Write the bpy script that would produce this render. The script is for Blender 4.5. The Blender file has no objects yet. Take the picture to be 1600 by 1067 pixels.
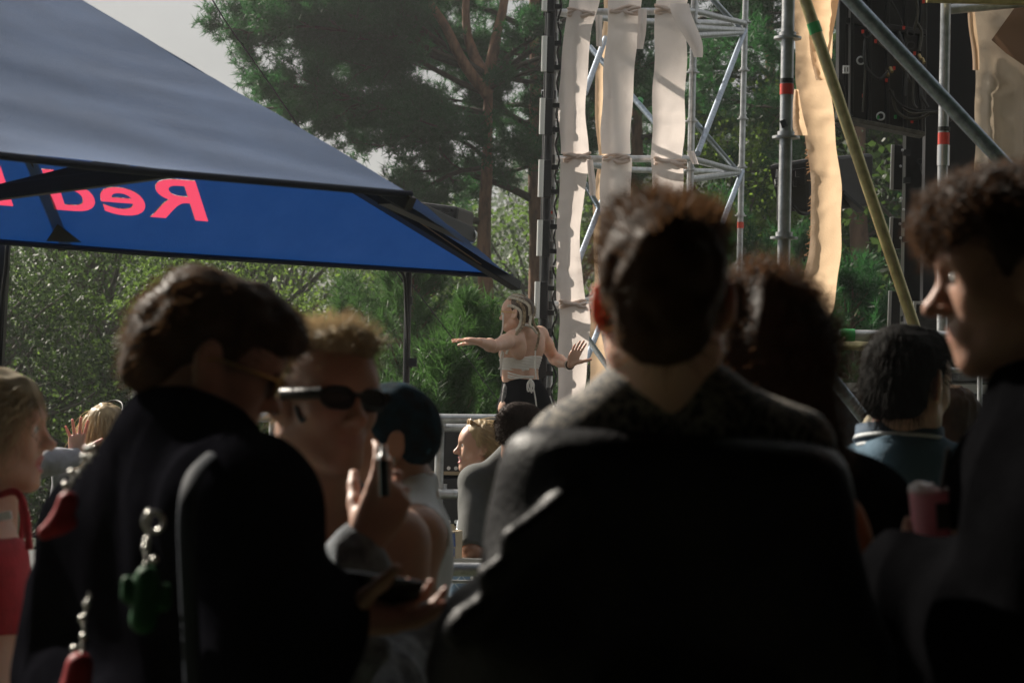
import bpy, math, random
import numpy as np
from mathutils import Vector, Matrix, Euler
R_ = math.radians
sc = bpy.context.scene
col = sc.collection
# ------------------------------------------------------------------ camera
CAM = np.array((0.0, 0.0, 1.5)); PITCH = R_(3.17); ROLL = R_(0.9); FPX = 3111.0
_r0 = np.array((1.0, 0, 0)); _u0 = np.array((0, -math.sin(PITCH), math.cos(PITCH)))
CF = np.array((0, math.cos(PITCH), math.sin(PITCH)))
CR = math.cos(ROLL) * _r0 + math.sin(ROLL) * _u0
CU = -math.sin(ROLL) * _r0 + math.cos(ROLL) * _u0
cd = bpy.data.cameras.new('camera'); cam = bpy.data.objects.new('camera', cd); col.objects.link(cam)
cd.sensor_width = 36; cd.lens = 70; cd.clip_start = 0.05; cd.clip_end = 3000
cam.matrix_world = Matrix(((CR[0], CU[0], -CF[0], CAM[0]), (CR[1], CU[1], -CF[1], CAM[1]), (CR[2], CU[2], -CF[2], CAM[2]), (0, 0, 0, 1)))
cd.dof.use_dof = True; cd.dof.focus_distance = 11.0; cd.dof.aperture_fstop = 6.3; cd.dof.aperture_blades = 0
sc.camera = cam
HAZE = 0.0011
def P(px, py, d):
    """world point seen at pixel (px, py) of the 1600x1067 photo, d metres in front of the camera"""
    return CAM + d * (CF + (px - 800) / FPX * CR + (533.5 - py) / FPX * CU)
# ------------------------------------------------------------------ light
SUN_AZ, SUN_EL = R_(48), R_(37)      # azimuth to the left of the view direction
SD = np.array((-math.sin(SUN_AZ) * math.cos(SUN_EL), math.cos(SUN_AZ) * math.cos(SUN_EL), math.sin(SUN_EL)))
w = bpy.data.worlds.new('World'); sc.world = w; w.use_nodes = True
nt = w.node_tree; nt.nodes.clear()
def N_(nt, t, **kw):
    n = nt.nodes.new(t)
    for k, v in kw.items():
        if k.startswith('i_'): n.inputs[k[2:].replace('_', ' ')].default_value = v
        else: setattr(n, k, v)
    return n
sky = N_(nt, 'ShaderNodeTexSky', sky_type='NISHITA', sun_disc=False, sun_elevation=SUN_EL, sun_rotation=-SUN_AZ, dust_density=4.0, air_density=1.2)
tc = N_(nt, 'ShaderNodeTexCoord'); mp = N_(nt, 'ShaderNodeMapping'); mp.inputs['Scale'].default_value = (1.0, 1.0, 3.2)
nz = N_(nt, 'ShaderNodeTexNoise', i_Scale=2.6, i_Detail=6.0, i_Roughness=0.55)
cr = N_(nt, 'ShaderNodeValToRGB'); cr.color_ramp.elements[0].position = 0.25; cr.color_ramp.elements[1].position = 0.62
cr.color_ramp.elements[0].color = (0.62, 0.62, 0.62, 1)
cl = N_(nt, 'ShaderNodeMixRGB'); cl.inputs[2].default_value = (4.1, 4.1, 4.05, 1)
bg = N_(nt, 'ShaderNodeBackground', i_Strength=0.075); ou = N_(nt, 'ShaderNodeOutputWorld')
L_ = nt.links.new
L_(tc.outputs['Generated'], mp.inputs[0]); L_(mp.outputs[0], nz.inputs['Vector']); L_(nz.outputs[0], cr.inputs[0]); L_(cr.outputs[0], cl.inputs[0])
# clouds a little brighter on the far side of the sky, where the sun strikes them full on
dp = N_(nt, 'ShaderNodeVectorMath', operation='DOT_PRODUCT'); dp.inputs[1].default_value = (-math.sin(R_(20)), math.cos(R_(20)), .25)
mr = N_(nt, 'ShaderNodeMapRange'); mr.inputs['From Min'].default_value = -.6; mr.inputs['From Max'].default_value = .95; mr.inputs['To Min'].default_value = 1.05; mr.inputs['To Max'].default_value = .68
mu = N_(nt, 'ShaderNodeMixRGB', blend_type='MULTIPLY'); mu.inputs[0].default_value = 1.0
L_(tc.outputs['Generated'], dp.inputs[0]); L_(dp.outputs['Value'], mr.inputs[0]); L_(mr.outputs[0], mu.inputs[2])
L_(sky.outputs[0], cl.inputs[1]); L_(cl.outputs[0], mu.inputs[1]); L_(mu.outputs[0], bg.inputs[0]); L_(bg.outputs[0], ou.inputs[0])
sl = bpy.data.lights.new('sun', 'SUN'); sl.energy = 4.8; sl.angle = R_(0.6); sl.color = (1.0, 0.92, 0.80)
so = bpy.data.objects.new('sun', sl); col.objects.link(so); so.location = (-20, 20, 30)
so.rotation_euler = Vector(SD).to_track_quat('Z', 'Y').to_euler()
sc.view_settings.view_transform = 'Standard'; sc.view_settings.look = 'None'; sc.view_settings.gamma = 1; sc.view_settings.exposure = 1.0
sc.cycles.use_denoising = True; sc.cycles.max_bounces = 8; sc.cycles.transparent_max_bounces = 8
sc.cycles.diffuse_bounces = 3; sc.cycles.volume_bounces = 0; sc.cycles.sample_clamp_indirect = 4
# ------------------------------------------------------------------ helpers: numpy noise, meshes
def V(*a): return np.array(a, float)
def nrm(v): v = np.asarray(v, float); return v / (np.linalg.norm(v) + 1e-12)
def _h(i, j, k, s):
    n = (i * 374761393 + j * 668265263 + k * 2147483647 + s * 1274126177) & 0xffffffff
    n = ((n ^ (n >> 13)) * 1274126177) & 0xffffffff
    return ((n ^ (n >> 16)) & 0xffff) / 32767.5 - 1.0
def noise(p, s=0):
    """value noise in -1..1 for an (n,3) array"""
    f = np.floor(p).astype(np.int64); t = p - f; t = t * t * (3 - 2 * t); o = 0
    for a in (0, 1):
        for b in (0, 1):
            for c in (0, 1):
                wgt = (t[:, 0] if a else 1 - t[:, 0]) * (t[:, 1] if b else 1 - t[:, 1]) * (t[:, 2] if c else 1 - t[:, 2])
                o = o + wgt * _h(f[:, 0] + a, f[:, 1] + b, f[:, 2] + c, s)
    return o
def mesh_np(name, v, faces, smooth=True, mats=(), mi=None):
    """faces: (n,3)/(n,4) array or a list of index lists"""
    me = bpy.data.meshes.new(name)
    v = np.asarray(v, np.float32)
    if isinstance(faces, np.ndarray):
        n, k = faces.shape; li = faces.astype(np.int32).ravel(); ls = np.arange(0, n * k, k, dtype=np.int32)
    else:
        n = len(faces); ln = np.array([len(f) for f in faces], np.int32)
        li = np.array([i for f in faces for i in f], np.int32); ls = np.concatenate(([0], np.cumsum(ln)[:-1])).astype(np.int32)
    me.vertices.add(len(v)); me.vertices.foreach_set('co', v.ravel())
    me.loops.add(len(li)); me.loops.foreach_set('vertex_index', li)
    me.polygons.add(n); me.polygons.foreach_set('loop_start', ls)
    sm = np.full(n, smooth, bool) if np.isscalar(smooth) or isinstance(smooth, bool) else np.asarray(smooth, bool)
    me.polygons.foreach_set('use_smooth', sm)
    for m in mats: me.materials.append(m)
    if mi is not None: me.polygons.foreach_set('material_index', np.asarray(mi, np.int32))
    me.update(); me.validate()
    return me
def root_loc(o):
    p = np.zeros(3)
    while o: p = p + np.array(o.location); o = o.parent
    return p
def tag(o, label=None, cat=None, group=None, kind=None):
    if label: o['label'] = label
    if cat: o['category'] = cat
    if group: o['group'] = group
    if kind: o['kind'] = kind
    return o
def thing(name, label, cat, loc, group=None):
    o = bpy.data.objects.new(name, None); col.objects.link(o); o.location = tuple(loc); o.empty_display_size = 0.1
    return tag(o, label, cat, group)
def obj(name, v, faces, mat, parent=None, smooth=True, mi=None, bevel=0.0):
    """one mesh object from world-space vertices"""
    v = np.asarray(v, float)
    mats = mat if isinstance(mat, (list, tuple)) else (mat,)
    if parent is None: loc = np.array(((v[:, 0].min() + v[:, 0].max()) / 2, (v[:, 1].min() + v[:, 1].max()) / 2, v[:, 2].min()))
    else: loc = root_loc(parent)
    me = mesh_np(name, v - loc, faces, smooth, mats, mi)
    o = bpy.data.objects.new(name, me); col.objects.link(o)
    if parent is None: o.location = tuple(loc)
    else: o.parent = parent
    if bevel:
        m = o.modifiers.new('bevel', 'BEVEL'); m.width = bevel; m.segments = 2; m.limit_method = 'ANGLE'
    return o
class MB:
    """collects shapes that become ONE mesh object"""
    def __init__(s): s.v = []; s.f = []; s.s = []; s.n = 0; s.m = []
    def add(s, v, f, smooth=False, m=0):
        s.v.append(np.asarray(v, float)); s.f += [[i + s.n for i in q] for q in f]; s.s += [smooth] * len(f); s.m += [m] * len(f); s.n += len(v); return s
    def box(s, c, size, R=None, m=0, taper=(1, 1)):
        x, y, z = np.asarray(size, float) / 2
        q = np.array([(-x, -y, -z), (x, -y, -z), (x, y, -z), (-x, y, -z), (-x * taper[0], -y * taper[1], z), (x * taper[0], -y * taper[1], z), (x * taper[0], y * taper[1], z), (-x * taper[0], y * taper[1], z)])
        if R is not None: q = q @ np.asarray(R, float).T
        return s.add(q + np.asarray(c, float), [(0, 3, 2, 1), (4, 5, 6, 7), (0, 1, 5, 4), (1, 2, 6, 5), (2, 3, 7, 6), (3, 0, 4, 7)], False, m)
    def tube(s, pts, rad, n=10, caps=True, m=0, flat=None):
        pts = np.asarray(pts, float); k = len(pts)
        rad = np.full(k, float(rad)) if np.isscalar(rad) else np.asarray(rad, float)
        if len(rad) != k: rad = np.interp(np.linspace(0, 1, k), np.linspace(0, 1, len(rad)), rad)
        T = np.gradient(pts, axis=0) if k > 2 else np.repeat([pts[1] - pts[0]], 2, 0)
        a = np.array((0, 0, 1.0)); 
        if abs(nrm(T[0]) @ a) > 0.9: a = np.array((1.0, 0, 0))
        vs = []
        u = nrm(np.cross(T[0], a))
        for i in range(k):
            t = nrm(T[i]); u = nrm(u - t * (u @ t)); b = np.cross(t, u)
            an = np.arange(n) * 2 * math.pi / n
            vs.append(pts[i] + rad[i] * (np.outer(np.cos(an), u) + np.outer(np.sin(an), b * (flat or 1))))
        vs = np.concatenate(vs); f = []
        for i in range(k - 1):
            for j in range(n):
                j2 = (j + 1) % n; f.append((i * n + j, i * n + j2, i * n + n + j2, i * n + n + j))
        s.add(vs, f, True, m)
        if caps:
            s.add(vs[:n], [tuple(range(n - 1, -1, -1))], False, m); s.add(vs[-n:], [tuple(range(n))], False, m)
        return s
    def disc(s, c, axis, r, t, n=16, m=0):
        a = nrm(axis); c = np.asarray(c, float); return s.tube([c - a * t / 2, c + a * t / 2], r, n, True, m)
    def ball(s, c, r, n=10, m=0, R=None):
        r = np.full(3, float(r)) if np.isscalar(r) else np.asarray(r, float)
        vs = []; f = []
        for i in range(n + 1):
            th = math.pi * i / n
            for j in range(2 * n):
                ph = math.pi * j / n; vs.append((math.sin(th) * math.cos(ph) * r[0], math.sin(th) * math.sin(ph) * r[1], math.cos(th) * r[2]))
        w = 2 * n
        for i in range(n):
            for j in range(w): f.append((i * w + j, i * w + w + j, i * w + w + (j + 1) % w, i * w + (j + 1) % w))
        vs = np.array(vs)
        if R is not None: vs = vs @ np.asarray(R, float).T
        return s.add(vs + np.asarray(c, float), f, True, m)
    def torus(s, c, axis, R, r, n=20, k=8, m=0, arc=2 * math.pi, start=0.0, u=None):
        a = nrm(axis); u = nrm(np.cross(a, (0.3, 0.2, 1.0))) if u is None else nrm(u); b = np.cross(a, u)
        an = start + np.linspace(0, arc, n + 1)
        return s.tube([np.asarray(c) + R * (math.cos(t) * u + math.sin(t) * b) for t in an], r, k, True, m)
    def build(s, name, mat, parent=None, bevel=0.0):
        return obj(name, np.concatenate(s.v), s.f, mat, parent, s.s, s.m, bevel)
def bez(p, n=16):
    """smooth curve through points (Catmull-Rom)"""
    p = np.asarray(p, float); q = np.vstack((2 * p[0] - p[1], p, 2 * p[-1] - p[-2])); o = []
    for i in range(len(p) - 1):
        a, b, c, d = q[i:i + 4]
        for t in np.linspace(0, 1, n, endpoint=(i == len(p) - 2)):
            o.append(0.5 * (2 * b + (c - a) * t + (2 * a - 5 * b + 4 * c - d) * t * t + (3 * b - a - 3 * c + d) * t ** 3))
    return np.array(o)
# ------------------------------------------------------------------ materials
MATS = {}
def mat(name, c, rough=0.6, metal=0.0, var=0.0, vscale=8.0, c2=None, trans=0.0, tcol=None, sss=0.0, bump=0.0, bscale=60.0, spec=0.5, coat=0.0, sheen=0.0, stretch=None, coord='Object', sssr=(0.012, 0.004, 0.002)):
    if name in MATS: return MATS[name]
    m = bpy.data.materials.new(name); MATS[name] = m; m.use_nodes = True; nt = m.node_tree; nt.nodes.clear()
    out = N_(nt, 'ShaderNodeOutputMaterial'); b = N_(nt, 'ShaderNodeBsdfPrincipled'); L = nt.links.new
    b.inputs['Roughness'].default_value = rough; b.inputs['Metallic'].default_value = metal
    b.inputs['Base Color'].default_value = (*c, 1); b.inputs['Specular IOR Level'].default_value = spec
    b.inputs['Coat Weight'].default_value = coat; b.inputs['Sheen Weight'].default_value = sheen
    if sss:
        b.inputs['Subsurface Weight'].default_value = sss; b.inputs['Subsurface Radius'].default_value = sssr; b.inputs['Subsurface Scale'].default_value = 1.0
    tcn = N_(nt, 'ShaderNodeTexCoord'); src = tcn.outputs[coord]
    if stretch:
        mp = N_(nt, 'ShaderNodeMapping'); mp.inputs['Scale'].default_value = stretch; L(src, mp.inputs[0]); src = mp.outputs[0]
    colr = None
    if var or c2:
        nz = N_(nt, 'ShaderNodeTexNoise', i_Scale=vscale, i_Detail=5.0, i_Roughness=0.6); L(src, nz.inputs['Vector'])
        cc = c2 or tuple(x * (1 - var) for x in c); mx = N_(nt, 'ShaderNodeMixRGB'); rp = N_(nt, 'ShaderNodeValToRGB')
        rp.color_ramp.elements[0].position = 0.35; rp.color_ramp.elements[1].position = 0.65
        L(nz.outputs[0], rp.inputs[0]); L(rp.outputs[0], mx.inputs[0])
        mx.inputs[1].default_value = (*cc, 1); mx.inputs[2].default_value = (*(min(1, x * (1 + var * 0.3)) for x in c), 1)
        colr = mx.outputs[0]; L(colr, b.inputs['Base Color'])
    nrmout = None
    if bump:
        n2 = N_(nt, 'ShaderNodeTexNoise', i_Scale=bscale, i_Detail=4.0); L(src, n2.inputs['Vector'])
        bp = N_(nt, 'ShaderNodeBump', i_Strength=bump, i_Distance=0.01); L(n2.outputs[0], bp.inputs['Height']); L(bp.outputs[0], b.inputs['Normal'])
    if trans:
        t = N_(nt, 'ShaderNodeBsdfTranslucent'); t.inputs[0].default_value = (*(tcol or c), 1)
        if colr is not None and tcol is None: L(colr, t.inputs[0])
        ms = N_(nt, 'ShaderNodeMixShader'); ms.inputs[0].default_value = trans
        L(b.outputs[0], ms.inputs[1]); L(t.outputs[0], ms.inputs[2]); L(ms.outputs[0], out.inputs[0])
    else: L(b.outputs[0], out.inputs[0])
    return m
# ------------------------------------------------------------------ signed distance bodies -> one continuous surface
class SDF:
    def __init__(s, lo, hi, h):
        s.lo = np.asarray(lo, float); s.h = h; s.dim = np.ceil((np.asarray(hi) - s.lo) / h).astype(int) + 1
        s.val = np.full(tuple(s.dim), 0.5, np.float32)
    def _sub(s, lo, hi):
        a = np.maximum(np.floor((np.asarray(lo) - s.lo) / s.h).astype(int), 0); b = np.minimum(np.ceil((np.asarray(hi) - s.lo) / s.h).astype(int) + 1, s.dim)
        if np.any(b <= a): return None, None
        ax = [(s.lo[i] + s.h * np.arange(a[i], b[i])).astype(np.float32) for i in range(3)]
        return tuple(slice(a[i], b[i]) for i in range(3)), np.stack(np.meshgrid(*ax, indexing='ij'), -1)
    def _apply(s, lo, hi, fn, k, mode):
        mg = k + 2.5 * s.h
        sl, p = s._sub(np.asarray(lo) - mg, np.asarray(hi) + mg)
        if sl is None: return s
        d = fn(p).astype(np.float32); a = s.val[sl]
        if mode == 'u': hh = np.maximum(k - np.abs(a - d), 0) / k; s.val[sl] = np.minimum(a, d) - hh * hh * k * 0.25
        elif mode == 'c': d = -d; hh = np.maximum(k - np.abs(a - d), 0) / k; s.val[sl] = np.maximum(a, d) + hh * hh * k * 0.25
        return s
    def cap(s, a, b, ra, rb=None, k=0.02, mode='u', flat=None):
        """tapered capsule; flat = (axis, factor) squashes it along an axis"""
        rb = ra if rb is None else rb; a = np.asarray(a, float); b = np.asarray(b, float); r = max(ra, rb)
        def fn(p):
            q = p - a.astype(np.float32); ab = (b - a).astype(np.float32)
            if flat is not None:
                ax = np.asarray(flat[0], np.float32); g = np.float32(1 / flat[1] - 1)
                q = q + (q @ ax)[..., None] * ax * g; ab = ab + (ab @ ax) * ax * g
            t = np.clip(q @ ab / max(ab @ ab, 1e-9), 0, 1); dd = np.sqrt(((q - t[..., None] * ab) ** 2).sum(-1)) - (ra + t * (rb - ra))
            return dd * (min(flat[1], 1.0) if flat is not None else 1)
        return s._apply(np.minimum(a, b) - r, np.maximum(a, b) + r, fn, k, mode)
    def ell(s, c, r, R=None, k=0.02, mode='u'):
        c = np.asarray(c, float); r = np.asarray(r, np.float32); m = float(r.max())
        def fn(p):
            q = p - c.astype(np.float32)
            if R is not None: q = q @ np.asarray(R, np.float32)
            k0 = np.sqrt(((q / r) ** 2).sum(-1)); k1 = np.sqrt(((q / (r * r)) ** 2).sum(-1)) + 1e-6
            return k0 * (k0 - 1) / k1
        return s._apply(c - m, c + m, fn, k, mode)
    def chain(s, pts, rad, k=0.02, mode='u', flat=None):
        for i in range(len(pts) - 1): s.cap(pts[i], pts[i + 1], rad[i], rad[i + 1], k, mode, flat)
        return s
    def plane(s, p0, n, k=0.01):
        """keep what lies behind the plane"""
        n = nrm(n); ax = [(s.lo[i] + s.h * np.arange(s.dim[i]) - p0[i]).astype(np.float32) for i in range(3)]
        d = (ax[0] * np.float32(n[0]))[:, None, None] + (ax[1] * np.float32(n[1]))[None, :, None] + (ax[2] * np.float32(n[2]))[None, None, :]
        hh = np.maximum(k - np.abs(s.val - d), 0) / k; s.val = np.maximum(s.val, d) + hh * hh * k * 0.25
        return s
    def mesh(s):
        v = s.val.copy(); v[0] = v[-1] = 0.5; v[:, 0] = v[:, -1] = 0.5; v[:, :, 0] = v[:, :, -1] = 0.5
        ins = v < 0; nx, ny, nz = v.shape
        cnt = np.zeros((nx - 1, ny - 1, nz - 1), np.int8)
        for a in (0, 1):
            for b in (0, 1):
                for c in (0, 1): cnt += ins[a:nx - 1 + a, b:ny - 1 + b, c:nz - 1 + c]
        I = np.argwhere((cnt > 0) & (cnt < 8)); idx = np.full(cnt.shape, -1, np.int32); idx[tuple(I.T)] = np.arange(len(I))
        C = np.zeros((len(I), 3)); W = np.zeros(len(I))
        offs = [(a, b, c) for a in (0, 1) for b in (0, 1) for c in (0, 1)]
        for o in offs:
            for ax in range(3):
                if o[ax]: continue
                o2 = list(o); o2[ax] = 1
                va = v[I[:, 0] + o[0], I[:, 1] + o[1], I[:, 2] + o[2]]; vb = v[I[:, 0] + o2[0], I[:, 1] + o2[1], I[:, 2] + o2[2]]
                m = (va < 0) != (vb < 0); t = np.where(m, va / np.where(m, va - vb, 1), 0)
                q = np.tile(np.array(o, float), (len(I), 1)); q[:, ax] = t
                C[m] += q[m]; W[m] += 1
        vert = s.lo + s.h * (I + C / W[:, None])
        F = []
        for ax in range(3):
            u, w_ = (ax + 1) % 3, (ax + 2) % 3
            sl0 = [slice(1, -1)] * 3; sl1 = [slice(1, -1)] * 3; sl0[ax] = slice(0, -1); sl1[ax] = slice(1, None)
            A = ins[tuple(sl0)]; B = ins[tuple(sl1)]; E = np.argwhere(A != B)
            if not len(E): continue
            fl = A[tuple(E.T)]; E = E + 1; E[:, ax] -= 1
            def g(du, dw):
                q = E.copy(); q[:, u] += du; q[:, w_] += dw; return idx[tuple(q.T)]
            quad = np.stack((g(-1, -1), g(0, -1), g(0, 0), g(-1, 0)), 1); quad[~fl] = quad[~fl][:, ::-1]; F.append(quad)
        return vert, np.concatenate(F)
def vnormals(v, f):
    n = np.cross(v[f[:, 2]] - v[f[:, 0]], v[f[:, 3 if f.shape[1] > 3 else 1]] - v[f[:, 1]]); o = np.zeros_like(v)
    for i in range(f.shape[1]): np.add.at(o, f[:, i], n)
    return o / (np.linalg.norm(o, axis=1)[:, None] + 1e-12)
def relax(v, f, it=2, w=0.5):
    for _ in range(it):
        a = np.zeros_like(v); c = np.zeros(len(v))
        for i in range(f.shape[1]):
            j = f[:, (i + 1) % f.shape[1]]; np.add.at(a, f[:, i], v[j]); np.add.at(c, f[:, i], 1); np.add.at(a, j, v[f[:, i]]); np.add.at(c, j, 1)
        v = v + w * (a / c[:, None] - v)
    return v
# ------------------------------------------------------------------ people: library
def frame(yaw, pitch=0.0, roll=0.0):
    """columns right, forward, up; yaw 0 looks away from the camera, 90 to the right of the picture, 180 at the camera"""
    y, p, r = R_(yaw), R_(pitch), R_(roll)
    f = V(math.sin(y), math.cos(y), 0); rt = V(math.cos(y), -math.sin(y), 0); u = V(0, 0, 1)
    f, u = math.cos(p) * f + math.sin(p) * u, -math.sin(p) * f + math.cos(p) * u
    rt, u = math.cos(r) * rt + math.sin(r) * u, -math.sin(r) * rt + math.cos(r) * u
    return np.stack((rt, f, u), 1)
class Head:
    def __init__(s, c, yaw, pitch=0.0, roll=0.0, sc=1.0): s.c = np.asarray(c, float); s.R = frame(yaw, pitch, roll); s.s = sc
    def __call__(s, x, y, z): return s.c + s.s * (s.R @ V(x, y, z))
    def d(s, x, y, z): return s.R @ V(x, y, z)
def head_sdf(F, H, fem=False, smile=0.0, nose=1.0, jaw=1.0, open_=0.0, brow=1.0):
    q = H.s
    F.ell(H(0, -.014, .036), V(.074, .094, .083) * q, H.R, .02)
    F.ell(H(0, .030, -.030), V(.056, .060, .082) * q, H.R, .03)
    F.ell(H(0, .010, -.045), V(.060 * jaw, .062, .055) * q, H.R, .03)
    for x in (-1, 1):
        F.cap(H(x * .055 * jaw, -.006, -.058), H(x * .022, .066, -.100), .017 * q, .015 * q, .025)
        F.ell(H(x * .042, .058, -.022), V(.023, .025, .022) * q, H.R, .02)
        if smile: F.ell(H(x * .040, .070, -.042), V(.017, .016, .018) * q, H.R, .015)
    F.ell(H(0, .070, -.100 - .008 * open_), V(.026, .020, .018 if fem else .021) * q, H.R, .02)
    F.cap(H(-.032, .074, .020), H(.032, .074, .020), .013 * q * brow, None, .03)
    F.ell(H(0, .048, .045), V(.060, .044, .050) * q, H.R, .05)
    F.cap(H(0, .086, .014), H(0, .110 + .008 * (nose - 1), -.028), .0085 * q, .0120 * q, .010)
    F.ell(H(0, .114 + .014 * (nose - 1), -.031), V(.0125, .011, .010) * q, H.R, .008)
    for x in (-1, 1):
        F.ell(H(x * .013, .100, -.034), V(.0085, .011, .008) * q, H.R, .006)
        F.ell(H(x * .032, .098, .004), V(.017, .017, .011) * q, H.R, .014, 'c')
        F.ell(H(x * .031, .074, .004), V(.0135, .0135, .0125) * q, H.R, .006)
    F.ell(H(0, .079, -.066), V(.029, .018, .021) * q, H.R, .02)
    w = .025 + .007 * smile
    for x in (-1, 1):
        F.cap(H(x * .003, .0950, -.0580), H(x * w, .081, -.062 + .006 * smile), .0048 * q, .0025 * q, .004)
        F.cap(H(x * .003, .0930, -.0705 - .011 * open_), H(x * w, .080, -.064 + .006 * smile), .0056 * q, .0028 * q, .004)
    if open_: F.ell(H(0, .100, -.0645 - .005 * open_), V(.018 + .005 * smile, .022, .0025 + .0065 * open_) * q, H.R, .004, 'c')
    else: F.cap(H(-.02, .092, -.0645), H(.02, .092, -.0645), .0014, None, .004, 'c')
    for x in (-1, 1):      # ears
        F.cap(H(x * .070, .004, -.026), H(x * .074, -.008, .020), .010 * q, None, .01)
        Re = H.R @ np.array(((math.cos(.5 * x), -math.sin(.5 * x), 0), (math.sin(.5 * x), math.cos(.5 * x), 0), (0, 0, 1.0)))
        F.ell(H(x * .083, -.014, .000), V(.0075, .020, .033) * q, Re, .006)
        F.ell(H(x * .079, -.010, -.026), V(.0065, .010, .012) * q, Re, .006)
        F.ell(H(x * .094, -.008, .003), V(.0095, .0115, .021) * q, Re, .004, 'c')
    return F
class Sk:
    """joints of one person in world space"""
    def __init__(s, H, yaw, lean=(0, 0), height=1.75, sh=.19, neck=.150, nb=-.035, drop=.055, tilt=0.0):
        s.H = H; f = frame(yaw); s.f = f[:, 1]; s.r = f[:, 0]; k = height / 1.75; s.k = k
        s.N = H.c + V(lean[0], lean[1], -neck * k) + s.f * nb
        up = V(0, 0, 1.0); s.up = up
        s.S = {x: s.N - up * (drop - x * tilt) * k + s.r * x * sh * k for x in (-1, 1)}
        g = .53 * height
        s.hip = {x: V(*(s.N[:2] + s.f[:2] * .01 - np.array(lean) * .6), g) + s.r * x * .09 * k for x in (-1, 1)}
        s.E = {x: s.S[x] - up * .29 * k + s.r * x * .045 - s.f * .03 for x in (-1, 1)}
        s.W = {x: s.E[x] - up * .24 * k + s.f * .09 - s.r * x * .01 for x in (-1, 1)}
        s.K = {x: V(*(s.hip[x][:2] + s.f[:2] * .02 + s.r[:2] * x * .01), .285 * height) for x in (-1, 1)}
        s.A = {x: V(*(s.K[x][:2] - s.f[:2] * .03), .075) for x in (-1, 1)}
    def bounds(s, m=.17):
        p = np.array([s.H.c, s.N] + [d[x] for d in (s.S, s.E, s.W, s.hip) for x in (-1, 1)]); return p.min(0) - m, p.max(0) + m
def torso_sdf(F, s, g=0.0, fem=False, wide=1.0, belly=1.0):
    k = s.k; mid = (s.hip[1] + s.hip[-1]) / 2; ch = s.N - s.up * .17 * k + s.f * .02; wst = ch * .35 + mid * .65 + s.up * .02; fl = (s.f, .62)
    for x in (-1, 1):
        F.cap(ch + s.r * x * .065 * k * wide, wst + s.r * x * .045 * k * wide, .105 * k + g, (.088 if fem else .098) * k * belly + g, .05, flat=fl)
        F.cap(wst + s.r * x * .045 * k, s.hip[x] - s.r * x * .005, (.09 if fem else .098) * k + g, .105 * k + g, .05, flat=(s.f, .75))
        F.cap(s.N + s.up * .025 + s.r * x * .02, s.S[x] * .75 + s.N * .25 - s.up * .015, .040 * k + g, .048 * k + g, .05)
        F.cap(s.N - s.up * .07 + s.r * x * .06, s.S[x] - s.r * x * .02 - s.up * .01, .060 * k + g, .050 * k + g, .05)
        F.ell(ch - s.f * .035 + s.r * x * .085 + s.up * .02, V(.075, .05, .09) * k + g, np.stack((s.r, s.f, s.up), 1), .05)
        if fem: F.ell(ch + s.f * .065 + s.r * x * .075 - s.up * .05, V(.062, .06, .062) * k + g, np.stack((s.r, s.f, s.up), 1), .03)
    return F
def arm_sdf(F, s, x, g=0.0, r=(.050, .040, .036, .026), upto=1.0, kk=.03):
    S, E, W = s.S[x], s.E[x], s.W[x]; a = s.k
    F.ell(S, (r[0] * 1.12 * a + g,) * 3, None, kk)
    F.cap(S, E, r[0] * a + g, r[1] * a + g, kk)
    if upto > 0:
        m = E + (W - E) * .28; F.cap(E, m, r[1] * a + g, (r[1] * a + .002) + g, kk); e = E + (W - E) * upto
        F.cap(m, e, r[1] * a + .002 + g, r[2] * a * (1 - upto) + r[3] * a * upto + g, kk)
    return F
def hand_sdf(F, w, d, n, sgn=1, curl=(.25,) * 4, spread=1.0, sc=1.0, thumb=(.8, .25), tcurl=.2):
    d = nrm(d); n = nrm(n - d * (np.asarray(n) @ d)); l = nrm(np.cross(d, n)) * sgn; q = sc
    F.ell(w + d * .052 * q - n * .002, V(.044, .038, .017) * q, np.stack((d, l, n), 1), .012)
    offs = (.030, .010, -.010, -.028); roots = (.090, .094, .089, .079); L = (.074, .082, .076, .060); rr = (.0088, .0090, .0085, .0075); sp = (.10, .02, -.08, -.20)
    for i in range(4):
        kn = w + q * (d * roots[i] + l * offs[i]); F.cap(w + d * .02 * q + l * offs[i] * .5 * q, kn, .0135 * q, .0108 * q, .012)
        b = nrm(d + l * sp[i] * spread); a = 0.0; p = kn
        for j, fr in enumerate((.45, .30, .25)):
            a += curl[i] * (.8 if j == 0 else 1.0); dr = math.cos(a) * b + math.sin(a) * n; e = p + dr * L[i] * fr * q
            F.cap(p, e, rr[i] * q * (1 - .09 * j), rr[i] * q * (1 - .09 * (j + 1)), .004); p = e
    p = w + q * (d * .022 + l * .020 + n * .006); t = nrm(d * .62 + l * thumb[0] + n * thumb[1]); a = 0.0
    for j, (ln, r) in enumerate(((.046, .0145), (.034, .0112), (.028, .0100))):
        tt = nrm(t + (n * .6 - l * .4 + d * .3) * a); e = p + tt * ln * q; F.cap(p, e, r * q, r * q * .86, .006 if j else .014); p = e; a += tcurl
    return F
def neck_sdf(F, s, r=.056, g=0.0):
    H = s.H
    F.cap(H(0, -.022, -.045), s.N + s.up * .01, r + g, r * 1.06 + g, .025); F.cap(H(0, .01, -.07), s.N + s.f * .035 - s.up * .03, r * .62 + g, r * .55 + g, .03)
    return F
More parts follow.
